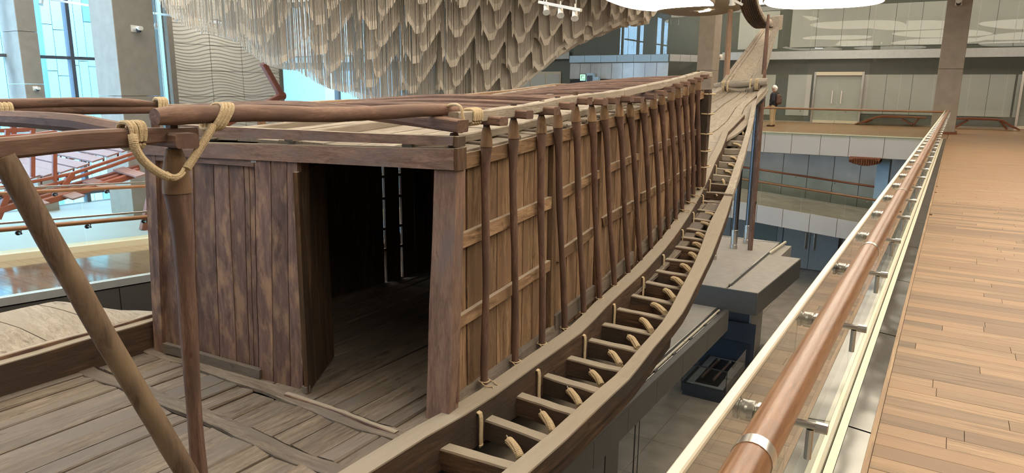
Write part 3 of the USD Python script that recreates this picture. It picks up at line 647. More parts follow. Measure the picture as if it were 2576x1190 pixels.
def strip(xa, xb, zf, y0, y1, h, n=46, mir=False, jit=.008, seed=1):
    """plank laid along the hull between two plan curves; h deep"""
    Y = np.linspace(y0, y1, n); S = []
    for y in Y:
        a, b = xa(y), xb(y); z = zf(y)
        if mir: a, b = 2 * XC - a, 2 * XC - b
        a, b = min(a, b), max(a, b); c = .008
        S.append([(a + c, z), (b - c, z), (b, z - c), (b, z - h), (a, z - h), (a, z - c)])
    V = np.array([[(x, y, z) for x, z in s] for s, y in zip(S, Y)])
    J = np.stack([meshkit.noise(V.reshape(-1, 3) * (5, 2.2, 5), seed + k) - .5 for k in range(3)], -1).reshape(V.shape); V = V + 2 * jit * J
    k = 6; v = V.reshape(-1, 3); f = []
    for i in range(n - 1):
        for j in range(k):
            p, q = i * k + j, i * k + (j + 1) % k; f += [[p, q, q + k], [p, q + k, p + k]]
    for i0, fl in ((0, 1), (n - 1, -1)):
        for j in range(1, k - 1): f.append([i0 * k, i0 * k + j, i0 * k + j + 1][::fl])
    f = np.array(f); m = trimesh.Trimesh(v, f, process=False)
    return v, (f if m.volume > 0 else f[:, ::-1])
YS = 17.4
si = lambda y: so(y) - (.19 if y < 12 else max(.13, .19 - .012 * (y - 12)))
for mir in (False, True):
    y1 = YS if not mir else 19.0
    if not mir:
        part('long_rail', strip(si, so, zs, Y0, YS, .36, mir=mir, seed=3), M['hull_wood_y'], boat, 'heavy inner long rail with a dusty top')
    for a, b, dz in ((Y0, 12.35, 0.), (12.38, 19.8, .03)):
        part('gunwale_plank', strip(gi, go, lambda y, dz=dz: zg(y) + dz, a, b, .15, mir=mir, seed=5), M['hull_wood_y' if a < 12 else 'pale_wood_y'], boat, 'outer gunwale plank')
part('long_rail', strip(si, so, lambda y: -.9, Y0, 4.0, .32, mir=True, seed=8), M['hull_wood_y'], boat, 'dark inner long rail on the far side')
# hull shell
def section(y, inner=False):
    hb = go(y) - XC - (.07 if inner else .02); zt = zg(y) - .14; dep = np.interp(y, [-3, 8, 14, 19.8], [1.75, 1.7, 1.15, .5]); zk = zt - dep + (.12 if inner else 0)
    t = np.linspace(0, 1, 9); return [(XC + hb * (1 - q) ** 1.15, zt + (zk - zt) * q ** .85) for q in t]
def shell(inner):
    P = []
    for y in ys:
        s = section(y, inner); s = s + [(2 * XC - x, z) for x, z in s[-2::-1]]; P.append([(x, y, z) for x, z in s])
    return grid(np.array(P))
vo, fo = shell(False); vi, fi = shell(True)
part('hull_shell', wobble(cat([(vo, fo), (vi, fi[:, ::-1])]), .006, 3), M['hull_wood_y'], boat, 'dark planked hull', smooth=35)
for mir in (False, True): part('sheer_strake', strip(lambda y: go(y) - .15 - .02 * math.sin(2 * y), lambda y: go(y) - .02, lambda y: zg(y) - .15, Y0, 7.2, .13, mir=mir, seed=31, jit=.015), M['hull_wood_y'], boat)
part('hull_cleat', wobble(block((-2.42, 4.62, -1.40), (-2.40, 5.0, -1.36), .12, .07), .012, 9), M['hull_wood_y'], boat)
# cross beams between long rail and gunwale
BM = [((1136, 1140), (1270, 1173)), ((1231, 1062), (1356, 1104)), ((1317, 1005), (1432, 1038)), ((1385, 952), (1492, 982)), ((1442, 906), (1550, 931)), ((1491, 858), (1602, 885)), ((1537, 822), (1631, 841)), ((1573, 784), (1667, 801)),
      ((1604, 748), (1690, 763)), ((1636, 713), (1715, 725)), ((1661, 683), (1736, 694)), ((1685, 654), (1752, 660)), ((1704, 621), (1767, 632)), ((1723, 599), (1776, 604)), ((1738, 579), (1784, 582)), ((1752, 552), (1797, 555)),
      ((1764, 529), (1809, 531)), ((1776, 507), (1816, 509)), ((1785, 484), (1827, 486)), ((1793, 463), (1829, 464)), ((1801, 441), (1841, 442)), ((1807, 424), (1848, 424)), ((1812, 408), (1855, 407)), ((1819, 390), (1860, 390)),
      ((1826, 374), (1865, 374)), ((1831, 354), (1871, 354)), ((1836, 341), (1874, 339)), ((1838, 323), (1879, 322)), ((1848, 304), (1884, 303)), ((1866, 285), (1888, 282))]
zb = lambda y: zs(y) - .17
beam_ys = []
for i, (a, b) in enumerate(BM):
    A, B = hsurf(*a, zb), hsurf(*b, zb); y = (A[1] * .5 + B[1] * .5); beam_ys.append(y); w = .125 if i < 18 else .10
    h = .19 if i < 16 else .13
    xa, xb = so(y) - .02, gi(y) + .02
    if i > 26: xa = A[0]
    p = [(xa + (xb - xa) * t, A[1] * (1 - t) + B[1] * t + w / 2, zb(y) - h / 2 + .006 * math.sin(3 * t + i) - .012 * t) for t in np.linspace(0, 1, 6)]
    part('cross_beam', wobble(sweep(p, rect(w, h, .012)), .007, 7, i), M['hull_wood_x' if i < 20 else 'pale_wood_x'], boat)
    if i < 13:
        c = [(XC - .0, y + w / 2 - .02, zs(y) - 1.1), (xb - 1.3, y + w / 2, zs(y) - 1.08)]
        part('frame_timber', wobble(sweep(bend(c + [(xb - .62, y + w / 2, zs(y) - .78)], 6), rect(.12, .1, .02)), .02, 6, i), M['hull_wood_x'], boat)
# rope bound pegs from each beam to the gunwale
RW = [((1280, 1108), (1310, 1152)), ((1364, 1042), (1391, 1086)), ((1432, 983), (1459, 1021)), ((1488, 937), (1513, 969)), ((1536, 888), (1560, 918)), ((1583, 849), (1606, 876)), ((1614, 805), (1638, 831)), ((1642, 767), (1673, 787)),
      ((1673, 731), (1698, 753)), ((1692, 701), (1721, 719)), ((1715, 668), (1740, 685)), ((1736, 639), (1756, 654)), ((1746, 614), (1769, 625)), ((1753, 589), (1777, 601)), ((1765, 561), (1790, 572)), ((1775, 536), (1802, 546)),
      ((1790, 516), (1812, 523)), ((1800, 492), (1812, 496)), ((1817, 452), (1822, 464)), ((1824, 431), (1840, 439)), ((1833, 414), (1849, 422)), ((1837, 395), (1854, 403)), ((1846, 362), (1866, 370)), ((1864, 330), (1870, 338)), ((1878, 300), (1880, 312))]
z1f, z2f = (lambda y: zs(y) - .22), (lambda y: zg(y) - .16)
for i, (a, b) in enumerate(RW):
    A, B = hsurf(*a, z1f), hsurf(*b, z2f); B[0] = min(B[0], gi(B[1]) + .02); L = np.linalg.norm(B - A); r = .034 if i < 16 else .03
    c = bend([A, (A + B) / 2 + np.array([0, 0, .02]), B], 8)
    p = part('rope_peg', tube(c, r * .86, 9), M['rope'], boat, 'tan rope-bound peg', smooth=40)
    if i < 14: part('rope_winding', coil(c, r * .88, .0075, max(6, L / .0155), int(max(6, L / .0155) * 9)), M['rope'], p)
    part('peg_tip', tube([A - (B - A) * .22 + (0, 0, .01), A], [.008, .016], 6), M['hull_wood_x'], p)
# straps on the inner face of the long rail
ST = [(1200, 1036, 1128), (1354, 931, 1007), (1468, 843, 905), (1554, 767, 822), (1622, 698, 747), (1675, 642, 681), (1721, 579, 618), (1748, 535, 574), (1772, 491, 521), (1789, 452, 481), (1804, 415, 440)]
for i, (u, v0, v1) in enumerate(ST):
    A = hsurf(u, v0, lambda y: zs(y) - .05); y = A[1]; x = so(y) + .012; w = .05 if i < 6 else .04
    H = .36 if i < 6 else .3
    pts = [(x - .03, y, zs(y) - .045), (x + .006, y, zs(y) - .055), (x + .014, y, zs(y) - .12), (x + .012, y, zs(y) - .25), (x + .008, y + .01, zs(y) - H)]
    s = part('rope_strap', sweep(bend(pts, 10), rect(.014, w, .004), (0, 1, 0)), M['rope'], boat, 'flat tan strap of rope')
    part('strap_tie', sweep([(x + .012, y - w * .55, zs(y) - H + .02), (x + .02, y, zs(y) - H + .015), (x + .012, y + w * .55, zs(y) - H + .02)], circ(.007, 5)), M['rope'], s)
# foredeck and cabin floor boards, three runs between two battens
ZD = -1.2
XA, XB = -6.92, lambda y: si(y) + .01
ded = np.cumsum([0] + [rng.uniform(.16, .29) for _ in range(16)]); ded = XA + ded / ded[-1] * (so(3) - .17 - XA)
bat = lambda x, y: y + .02 * math.sin(x * 2.1) + .012 * math.sin(x * 5)
for y0, y1 in ((-2.2, 3.10), (3.26, 3.74), (3.90, 7.2), (7.2, 12.3)):
    for i in range(16):
        a, b = ded[i], ded[i + 1]; n = max(3, int((y1 - y0) / .16)); Y = np.linspace(y0 + .004, y1 - .004, n); gp = .004 + .005 * rng.random(); dz = rng.uniform(-.012, .004); sk = rng.uniform(-.012, .012); V = []
        for y in Y:
            k = lambda x, s: .011 * (meshkit.noise(np.array([x * 9 + s, y * 2.5, 3.3]), i) - .5) * 2
            zz_ = ZD + dz + .012 * (meshkit.noise(np.array([i * 3.1, y * 1.3, 1.])) - .5) + (max(0, y - 7) ** 2) * .028
            V.append([(a + gp + k(a, 0), y, zz_ - .006), (a + gp + .012 + k(a, 0), y, zz_ + sk), (b - gp - .012 + k(b, 5), y, zz_ - sk), (b - gp + k(b, 5), y, zz_ - .006), (b - gp, y, zz_ - .05), (a + gp, y, zz_ - .05)])
        V = np.array(V); v = V.reshape(-1, 3); f = []
        for r in range(n - 1):
            for j in range(6): p, q = r * 6 + j, r * 6 + (j + 1) % 6; f += [[p, q, q + 6], [p, q + 6, p + 6]]
        for j in range(1, 5): f += [[0, j, j + 1], [(n - 1) * 6, (n - 1) * 6 + j + 1, (n - 1) * 6 + j]]
        f = np.array(f); m = trimesh.Trimesh(v, f, process=False)
        part('deck_plank', (v, f if m.volume > 0 else f[:, ::-1]), M['deck_wood_y'], boat)
for yb, w in ((3.18, .15), (3.82, .15)):
    P = [(x, bat(x, yb), ZD - .012 + .006 * math.sin(x * 7)) for x in np.linspace(XA + .05, so(yb) - .17, 22)]
    part('deck_batten', wobble(sweep(P, rect(w, .05, .008)), .008, 8), M['deck_wood_x'], boat)
P = [(x, 3.83 + .01 * math.sin(4 * x), ZD + .017) for x in np.linspace(-4.75, -3.45, 14)]
part('threshold_strip', wobble(sweep(P, rect(.05, .03, .006)), .006, 14), M['front_wood_x'], boat)
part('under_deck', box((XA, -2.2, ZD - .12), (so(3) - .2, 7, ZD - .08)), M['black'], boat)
# pale covering boards on the far side, and their broken red-brown edge
LE = [(0, 905), (100, 877), (200, 851), (300, 824), (380, 800)]
cov = [(1.2, 2.62, -.72, -.70), (2.62, 3.3, -.70, -.71), (3.3, 4.25, -.72, -1.06)]
sl = [(1.0, -7.75, -.70), (2.6, -7.72, -.70), (3.02, -7.72, -.685), (3.08, -7.7, -.70), (3.55, -7.72, -.71), (4.2, -7.7, -1.10), (4.6, -7.7, -1.3)]
fz, fxx = lut([(a, c) for a, b, c in sl]), lut([(a, b) for a, b, c in sl])
for y0, y1 in ((1.0, 2.2), (2.2, 2.93), (2.93, 3.45), (3.45, 4.05)):
    Yv = np.linspace(y0 + .006, y1 - .006, 8); T = np.linspace(0, 1, 6)
    P = np.array([[(-6.93 + (fxx(y) + 6.93) * t, y - .25 * t, (-.87 + .004 * math.sin(9 * y)) * (1 - t) + fz(y - .0) * t + .03 * math.sin(math.pi * t)) for t in T] for y in Yv])
    P[..., 2] += .02 * (meshkit.noise(P * 4) - .5)
    Q = P - np.array([0, 0, .045]); n, m_ = P.shape[:2]
    v1, f1 = grid(P); v2, f2 = grid(Q); rim = np.concatenate([P[0], P[1:, -1], P[-1, ::-1][1:], P[::-1, 0][1:]]); rimq = rim - np.array([0, 0, .045])
    rv = np.stack([rim, rimq], 1); v3, f3 = grid(rv)
    part('cover_board', cat([(v1, f1), (v2, f2[:, ::-1]), (v3, f3)]), M['pale_wood_x'], boat, 'pale weathered covering board')
part('edge_board', strip(lambda y: -6.99, lambda y: -6.90, lambda y: -.865 + .006 * math.sin(5 * y), -1, 3.93, .075, seed=11), M['front_wood_y'], boat, 'red-brown edge board')
part('edge_board', wobble(strip(lambda y: -6.96, lambda y: -6.87 + .02 * math.sin(6 * y), lambda y: -.975 + .012 * math.sin(4 * y), -1, 3.1, .03, seed=12), .012, 7), M['pale_wood_y'], boat, 'broken pale ledge')
part('edge_chip', wobble(hexa([hx(292, 836, -6.86), hx(318, 842, -6.8), hx(385, 815, -6.84), hx(340, 812, -6.92)], (0, 0, -.04)), .008, 12), M['pale_wood_y'], boat)
part('edge_chip', wobble(hexa([hx(286, 850, -6.86), hx(300, 853, -6.8), hx(308, 843, -6.84), hx(290, 836, -6.92)], (0, 0, -.04)), .008, 12), M['pale_wood_y'], boat)
part('rail_notch', box(hx(118, 912, -6.89) - (.0, .0, .02), hx(145, 906, -6.86) + (0, 0, .02)), M['pale_wood_y'], boat)
# after deck rising to the stern
NP = 7
xl_a = lambda y: 2 * XC - go(y) + .12
def deck_right(y): return so(y) - .06 if y < 15.6 else (so(15.6) - .06 + (gi(y) + .03 - (so(15.6) - .06)) * min(1, (y - 15.6) / 1.6) if y < 17.2 else gi(y) + .03)
for i in range(NP):
    for (ya, yb2) in ((12.0, 15.3 + .3 * math.sin(i * 2.2)), (15.32 + .3 * math.sin(i * 2.2), 19.9)):
        Yv = np.linspace(ya, yb2, 14); P = []
        for y in Yv:
            r0, l0 = deck_right(y), xl_a(y); row = []
            for t in np.linspace(i / NP, (i + 1) / NP, 4):
                g = .008 if t == i / NP else (-.008 if t == (i + 1) / NP else 0); s = 2 * t - 1
                row.append((l0 + (r0 - l0) * t + g + .02 * (meshkit.noise(np.array([t * 20, y * 2, 0.])) - .5), y, zs(y) - .09 - .10 * s * s * (0 if y < 15 else 0) + .012 * math.sin(i * 4 + y)))
            P.append(row)
        P = np.array(P); v, f = grid(P); v2, f2 = grid(P - np.array([0, 0, .05]))
        rim = np.concatenate([P[0], P[1:, -1], P[-1, ::-1][1:], P[::-1, 0][1:]]); v3, f3 = grid(np.stack([rim, rim - np.array([0, 0, .05])], 1))
        part('deck_plank', cat([(v, f), (v2, f2[:, ::-1]), (v3, f3)]), M['pale_wood_y'], boat)
part('after_side_strip', strip(lambda y: 2 * XC - go(y), lambda y: 2 * XC - go(y) + .14, lambda y: zs(y) + .05, 12.2, 19.7, .14, seed=21), M['pale_wood_y'], boat)
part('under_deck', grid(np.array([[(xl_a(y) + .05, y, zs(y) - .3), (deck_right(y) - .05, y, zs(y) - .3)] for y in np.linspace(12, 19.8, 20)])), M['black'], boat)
# stern: concave rising trunk of strakes
hw = lut([(19.6, .52), (20.6, .44), (21.4, .345), (22.2, .25), (22.8, .205), (23.1, .20)])
sz = lut([(19.6, 1.50), (20.6, 2.05), (21.4, 2.5), (22.2, 2.98), (22.8, 3.33), (23.1, 3.5)])
def stern_strip(t0, t1, lift, th=.06, y0=19.6, y1=23.0, wav=0.):
    Yv = np.linspace(y0, y1, 22); P = []
    for y in Yv:
        P.append([(XC + .02 + hw(y) * t, y + .0, sz(y) + .16 * t * t + lift) for t in np.linspace(t0, t1, 5)])
    P = np.array(P); P[..., 0] += wav * (meshkit.noise(P * 3, 5) - .5); B = P + np.array([0, .10, -.12]) * (th / .06)
    rim = np.concatenate([P[0], P[1:, -1], P[-1, ::-1][1:], P[::-1, 0][1:]]); rb = np.concatenate([B[0], B[1:, -1], B[-1, ::-1][1:], B[::-1, 0][1:]])
    return cat([grid(P), (grid(B)[0], grid(B)[1][:, ::-1]), grid(np.stack([rim, rb], 1))])
for a, b, l in ((-1, -.84, .05), (-.82, -.70, .035), (-.68, .30, 0), (.32, .66, .012), (.68, 1.0, .045)):
    part('stern_strake', stern_strip(a, b, l, wav=.03 if l == 0 else 0), M['pale_wood_y'], boat, smooth=35)
cp = bend([(XC, 22.6, 3.28), (XC + .01, 23.05, 3.50), (XC + .01, 23.0, 3.62), (XC, 22.5, 3.52), (XC, 21.8, 3.44), (XC, 21.0, 3.52), (XC, 20.3, 3.72), (XC, 19.75, 4.05), (XC, 19.4, 4.6), (XC, 19.4, 5.2)], 40)
oval = np.array([(.23 * math.copysign(abs(math.cos(a)) ** .6, math.cos(a)), .12 * math.copysign(abs(math.sin(a)) ** .7, math.sin(a))) for a in np.arange(20) * math.pi / 10])
cs = cp[12:]
st = part('stern_curl', wobble(sweep(cs, oval * (.95, 1.), (0, -.2, 1), np.linspace(.95, 1.15, len(cs))), .01, 5), M['pale_wood_y'], boat, 'papyrus-like curl of the stern with a dark ribbed underside', smooth=40)
tg_ = np.gradient(cs, axis=0); tg_ /= np.linalg.norm(tg_, axis=1)[:, None]; nn_ = np.stack([0 * tg_[:, 0], -tg_[:, 2], tg_[:, 1]], 1)
for k in range(8):
    part('underside_rib', sweep(cs + nn_ * .115 + np.array([(k - 3.5) * .057, 0, 0]), circ(.036, 7), (1, 0, 0)), M['hull_wood_y'], st)
part('stern_block', wobble(hexa([(XC - .22, 22.75, 3.30), (XC + .24, 22.75, 3.30), (XC + .24, 22.75, 3.72), (XC - .22, 22.75, 3.66)], (0, .45, .06)), .012, 5), M['pale_wood_y'], boat)
# cross pole lashed at the stern, rudder poles
a, b = hy(1797, 217, 19.72), hy(1931, 206, 19.72)
cpole = thing('cross_pole', 'thick round pole lashed across the rising stern', 'pole', (a + b) / 2)
part('pole', tube(bend([a, (a + b) / 2 + (0, 0, .02), b], 10), [.075, .09, .1, .105, .105, .105, .105, .105, .105, .1], 14), M['pale_wood_x'], cpole, smooth=40)
for u in (1823, 1835, 1892, 1907):
    q = a + (b - a) * (u - 1797) / 134.; w = .05 if u in (1823, 1907) else .02
    for k in (-w * .6, 0, w * .6): part('rope_lashing', loop(q + np.array([k, 0, -.04]), (0.01, .115, 0), (0, 0, .15), .013, 18), M['rope'], cpole, 'tan rope lashing')
q = hz(1886, 628, -3.0); 
pl = thing('stern_pole', 'tall dark pole rising from the grey platform beside the stern', 'pole', (-4.56, 20.27, -3))
part('pole', lathe([(0, .07), (.4, .075), (3, .08), (4.5, .075), (4.52, .068), (5.6, .055), (6.3, .042), (6.5, .03), (6.51, .0)], (-4.56, 20.27, -3), (0.002, -.03, 1), 14), M['red_wood_z'], pl, smooth=40)
part('bolt', lathe([(0, 0), (0, .03), (.02, .03), (.02, 0)], (-4.5, 20.2, -1.6), (1, -.6, 0), 8), M['steel'], pl)
a, b = hy(1826, 212, 20.1), hy(1837, 30, 20.1)
pl = thing('stern_pole', 'tall tan wooden pole standing behind the left end of the cross pole', 'pole', a - (0, 0, 4.0))
part('pole', tube([a - (0, 0, 1.5), a, b], [.085, .085, .07], 14), M['tan_wood'], pl, smooth=40); part('pole_tip', lathe([(0, .075), (.06, .06), (.07, 0)], b, (0, 0, 1), 12), M['side_wood_z'], pl)

# steel posts, platform and beam under the hull
PZ = -3.0
plat = thing('support_platform', 'grey square-edged platform under the stern carrying the steel posts', 'platform', (XC, 18.6, -6))
part('top_slab', block((XC - .52, 15.88, PZ - .27), (XC - .52, 21.7, PZ - .27), 3.05, .54, c=.004), M['platform_grey'], plat)
part('side_slab', hexa([(-4.0, 15.88, PZ), (-3.32, 15.88, PZ), (-3.14, 20.0, PZ), (-4.0, 20.0, PZ)], (0, 0, -.54)), M['platform_grey'], plat)
part('side_panel', hexa([(-7, 15.86, PZ - .54), (-3.33, 15.86, PZ - .54), (-3.33, 15.86, PZ - .01), (-7, 15.86, PZ - .01)], (0, .015, 0)), M['grey_panel'], plat)
part('side_panel', hexa([(-3.31, 15.86, PZ - .54), (-3.12, 20.0, PZ - .54), (-3.12, 20.0, PZ - .01), (-3.31, 15.86, PZ - .01)], (-.01, 0, 0)), M['grey_panel'], plat)
for k in range(4):
    y0, y1 = 16.15 + k * 1.03, 16.15 + (k + 1) * 1.03 - .02
    part('lamp_rail', block((-4.03, y0, PZ + .02), (-4.03, y1, PZ + .02), .05, .05), M['brushed'], plat)
part('floor_channel', box((-4.0, 16.15, PZ), (-3.97, 20.3, PZ + .012)), M['dark_grey'], plat)
a, b = hz(1938, 633, PZ), hz(1985, 616, PZ)
part('lamp_rail', block((-4.0, 20.15, PZ + .0), (-3.92, 22.0, PZ + .0), .06, .06), M['cream_metal'], plat)
part('slab', box((-4.05, 20.02, PZ - .4), (-3.72, 21.9, PZ - .08)), M['platform_grey'], plat)
part('channel', box((-7.0, 21.72, PZ - .2), (-4.05, 21.84, PZ + .01)), M['brushed'], plat)
part('pedestal', box((-6.2, 18.5, ZF), (-4.03, 19.9, PZ - .54)), M['navy'], plat); part('pedestal_panel', box((-4.03, 18.5, ZF), (-3.98, 19.9, PZ - .54)), M['platform_grey'], plat); part('pedestal_foot', box((-3.98, 18.9, ZF), (-3.8, 20.1, ZF + .3)), M['grey_panel'], plat)
bm = thing('support_beam', 'long grey panelled beam below the hull with a lamp track along its top', 'beam', (XC, 8, -6))
BZ = -3.5
part('top_plate', box((XC - 1.3, -3, BZ - .05), (-4.22, 15.85, BZ)), M['platform_grey'], bm)
part('core', box((XC - 1.15, -3, BZ - .48), (-4.0, 15.85, BZ - .06)), M['dark_grey'], bm)
part('top_ledge', box((-4.03, -3, BZ - .06), (-3.92, 15.85, BZ)), M['grey_panel'], bm)
part('track_bed', box((-4.22, -3, BZ - .05), (-4.03, 15.85, BZ - .03)), M['dark_grey'], bm)
part('track_lip', box((-4.21, -3, BZ - .03), (-4.19, 15.85, BZ + .01)), M['brushed'], bm); part('track_lip', box((-4.06, -3, BZ - .03), (-4.04, 15.85, BZ)), M['brushed'], bm)
y = 5.2
while y < 15.6:
    part('track_lamp', block((-4.11, y, BZ), (-4.11, min(y + .98, 15.7), BZ), .04, .04), M['cream_metal'], bm)
    part('lamp_bracket', box((-4.08, y + .2, BZ - .02), (-4.045, y + .34, BZ + .02)), M['dark_grey'], bm); y += 1.0
yj = [-3, 3.6, 4.8, 6.0, 7.3, 8.6, 9.9, 11.2, 12.6, 14.2, 15.85]
for a, b in zip(yj, yj[1:]): part('side_panel', box((-3.99, a + .006, BZ - .5), (-3.92, b - .006, BZ - .065)), M['grey_panel'], bm)
part('leg', box((-5.6, 7.2, ZF), (-4.0, 9.6, BZ - .48)), M['dark_grey'], bm); part('leg_panel', box((-4.0, 9.12, ZF), (-3.95, 9.62, BZ - .5)), M['grey_panel'], bm); part('leg_glass', box((-4.0, 7.2, ZF), (-3.96, 9.1, BZ - .5)), M['navy'], bm)
part('hanging_rod', tube([(-3.97, 10.36, ZF), (-3.97, 10.36, BZ - .49)], .012, 6), M['dark_grey'], bm); part('hanging_rod', tube([(-3.97, 10.55, ZF), (-3.97, 10.55, BZ - .49)], .008, 6), M['dark_grey'], bm)
for (u, v, zt, r), lab in zip([(1794, 652, .02, .075), (1845, 625, .75, .085), (1878, 612, 1.15, .085)], ['short steel post half hidden by the gunwale at the left of the platform', 'dark steel support post, nearer of the two tall ones', 'dark steel support post beside the tall dark pole']):
    p = hz(u, v, PZ); s = thing('support_post', lab, 'post', p)
    part('tube', lathe([(.3, r), (zt - PZ, r)], p, (0, 0, 1), 18), M['chrome_post'], s, smooth=40)
    part('foot_sleeve', lathe([(0, r + .02), (.12, r + .02), (.13, r + .01), (.55, r + .01), (.56, r)], p, (0, 0, 1), 18), M['brushed'], s, smooth=40)

# showcase with two long sticks on the lowest floor
fl_, fr_ = hz(1712, 992, ZF), hz(1824, 1018, ZF)
x0, x1, y0 = fl_[0], fr_[0], fl_[1]; y1 = y0 + 2.25
case = thing('showcase', 'dark low museum showcase with a glass box on the lowest floor', 'showcase', ((x0 + x1) / 2, (y0 + y1) / 2, ZF))
part('plinth', box((x0 + .03, y0 + .03, ZF), (x1 - .03, y1 - .03, ZF + .12)), M['dark_grey'], case); part('tray', box((x0, y0, ZF + .125), (x1, y1, ZF + .32)), M['dark_grey'], case)
part('display_bed', box((x0 + .1, y0 + .1, ZF + .32), (x1 - .1, y1 - .1, ZF + .335)), M['platform_grey'], case)
part('bed_cloth', box((x0 + .28, y0 + .2, ZF + .335), (x1 - .25, y1 - .2, ZF + .345)), M['black'], case)
for nm, a, b in (('front', (x0, y0, ZF + .32), (x1, y0 + .012, ZF + .85)), ('left', (x0, y0, ZF + .32), (x0 + .012, y1, ZF + .85)), ('right', (x1 - .012, y0, ZF + .32), (x1, y1, ZF + .85)), ('top', (x0, y0, ZF + .85), (x1, y1, ZF + .862))):
    part('glass_pane', box(a, b), M['case_glass'], case)
part('edge_strip', cat([box((x0, y0 - .003, ZF + .84), (x1, y0 + .01, ZF + .87)), box((x0 - .004, y0 - .004, ZF + .32), (x0 + .012, y0 + .012, ZF + .86)), box((x1 - .012, y0 - .004, ZF + .32), (x1 + .004, y0 + .012, ZF + .86))]), M['dark_grey'], case)
part('back_panel', box((x0 - .1, y1, ZF), (x1 + .1, y1 + .08, ZF + 1.4)), M['navy'], case)
for k, (dx, lab) in enumerate(((.38, 'left one of the two long sticks in the dark showcase'), (.68, 'right one of the two long sticks in the dark showcase'))):
    s = thing('long_stick', lab, 'stick', (x0 + dx, y0 + .4, ZF + .4))
    part('shaft', wobble(tube(bend([(x0 + dx, y0 + .45, ZF + .39), (x0 + dx + .02, y0 + 1.1, ZF + .4), (x0 + dx + .03, y0 + 1.75, ZF + .39)], 14), .034, 10), .006, 9, k), M['red_wood_y'], s, smooth=40)
    part('pale_end', lathe([(0, .034), (.05, .04), (.12, .03), (.13, 0)], (x0 + dx + .03, y0 + 1.75, ZF + .39), (0, 1, 0), 10), M['pale_wood_y'], s)
s = thing('label_card', 'small tilted label card beside the sticks in the showcase', 'label', (x1 - .2, y0 + .9, ZF + .36))
part('card', hexa([(x1 - .24, y0 + .8, ZF + .36), (x1 - .07, y0 + .8, ZF + .36), (x1 - .07, y0 + 1.3, ZF + .46), (x1 - .24, y0 + 1.3, ZF + .46)], (0, 0, .008)), M['platform_grey'], s)
part('card_lines', cat([hexa([(x1 - .22, y0 + .9 + k * .08, ZF + .3905 + k * .016), (x1 - .1, y0 + .9 + k * .08, ZF + .3905 + k * .016), (x1 - .1, y0 + .93 + k * .08, ZF + .3965 + k * .016), (x1 - .22, y0 + .93 + k * .08, ZF + .3965 + k * .016)], (0, 0, .002)) for k in range(4)]), M['white_panel'], s)

# ================================================================ THE CABIN ON THE BOAT
cab = thing('cabin', 'long plank-built wooden cabin with an open doorway standing on the boat deck', 'cabin', (XC, 8, -1.2))
fa0, fa1 = hz(1078, 1055, -1.2), hz(392, 885, -1.2)
FN = np.cross(fa1 - fa0, (0, 0, 1)); FN = unit(FN); FN *= np.sign(FN[1])      # into the cabin
fp = lambda u, v, d=0.: onp(u, v, fa0 + FN * d, FN)
def fq(quad, th, d=0.): return hexa([fp(u, v, d) for u, v in quad], FN * th)
def rough(mesh, amp=.006, fr=6, n=2):
    m = trimesh.Trimesh(*mesh, process=False)
    for _ in range(n): m = m.subdivide()
    m = trimesh.Trimesh(m.vertices, m.faces, process=True); v, f = wobble((m.vertices, m.faces), amp, fr, 3); return v, f
# corner posts, lintels
part('corner_post', rough(fq([(1070, 1085), (1130, 1052), (1148, 431), (1092, 428)], .14), .006, 5), M['beam_wood_z'], cab)
part('corner_post', rough(fq([(362, 388), (390, 388), (409, 888), (388, 884)], .12), .005, 5), M['front_wood_z'], cab)
part('lintel', rough(fq([(358, 358), (1142, 375), (1142, 429), (358, 388)], .17, -.03), .006, 4), M['beam_wood_x'], cab)
part('lintel_end', rough(hexa([fp(1142.5, 373, -.02), fp(1151, 374, -.02), fp(1151, 430, -.02), fp(1142.5, 430, -.02)], FN * .14), .004), M['hull_wood_z'], cab)
part('upper_lintel', rough(fq([(455, 316), (640, 317), (820, 321), (820, 353), (640, 348), (455, 340)], .10, -.01) if False else fq([(452, 314), (1140, 345), (1140, 367), (452, 342)], .10, -.01), .007, 4, 3), M['beam_wood_x'], cab)
part('upper_lintel_end', rough(hexa([fp(1141, 344, 0), fp(1151, 345, 0), fp(1151, 371, 0), fp(1141, 369, 0)], FN * .12), .004), M['hull_wood_z'], cab)
part('head_strip', rough(fq([(391, 389), (638, 402), (638, 419), (391, 404)], .05), .003), M['beam_wood_x'], cab)
for q in ((631, 404, 644, 409),): part('repair_label', fq([(q[0], q[1]), (q[2], q[1]), (q[2], q[3]), (q[0], q[3])], .003, -.004), M['white_panel'], cab)
part('bottom_rail', rough(fq([(409, 864), (653, 932), (652, 956), (409, 887)], .05, -.03), .004), M['deck_wood_x'], cab)
# front wall planks left of the doorway
tops = [(394, 404), (462, 406), (485, 409), (537, 414), (574, 417), (613, 419), (626, 420), (639, 405), (681, 405), (721, 405), (748, 406)]
bots = [(412, 886), (478, 908), (498, 914), (554, 928), (597, 941), (628, 950), (640, 954), (652, 957), (688, 967), (731, 980), (763, 990)]
for i, ((a, b), (c, d)) in enumerate(zip(zip(tops, tops[1:]), zip(bots, bots[1:]))):
    g = .9; q = [(a[0] + g, a[1]), (b[0] - g, b[1]), (d[0] - g, d[1]), (c[0] + g, c[1])]; front = i >= 7
    part('wall_plank', rough(fq(q, .045, .0 if front else .035 + .008 * rng.random()), .005, 5, 3), M['front_wood_z'], cab)
part('jamb', rough(fq([(749, 408), (757, 409), (768, 985), (764, 989)], .1, .02), .004), M['hull_wood_z'], cab)
part('hinge_block', rough(block(hz(765, 989, -1.2) + (0, .03, -.0), hz(765, 989, -1.2) + (0, .03, .06), .06, .06, (0, 1, 0)), .004), M['deck_wood_z'], cab)
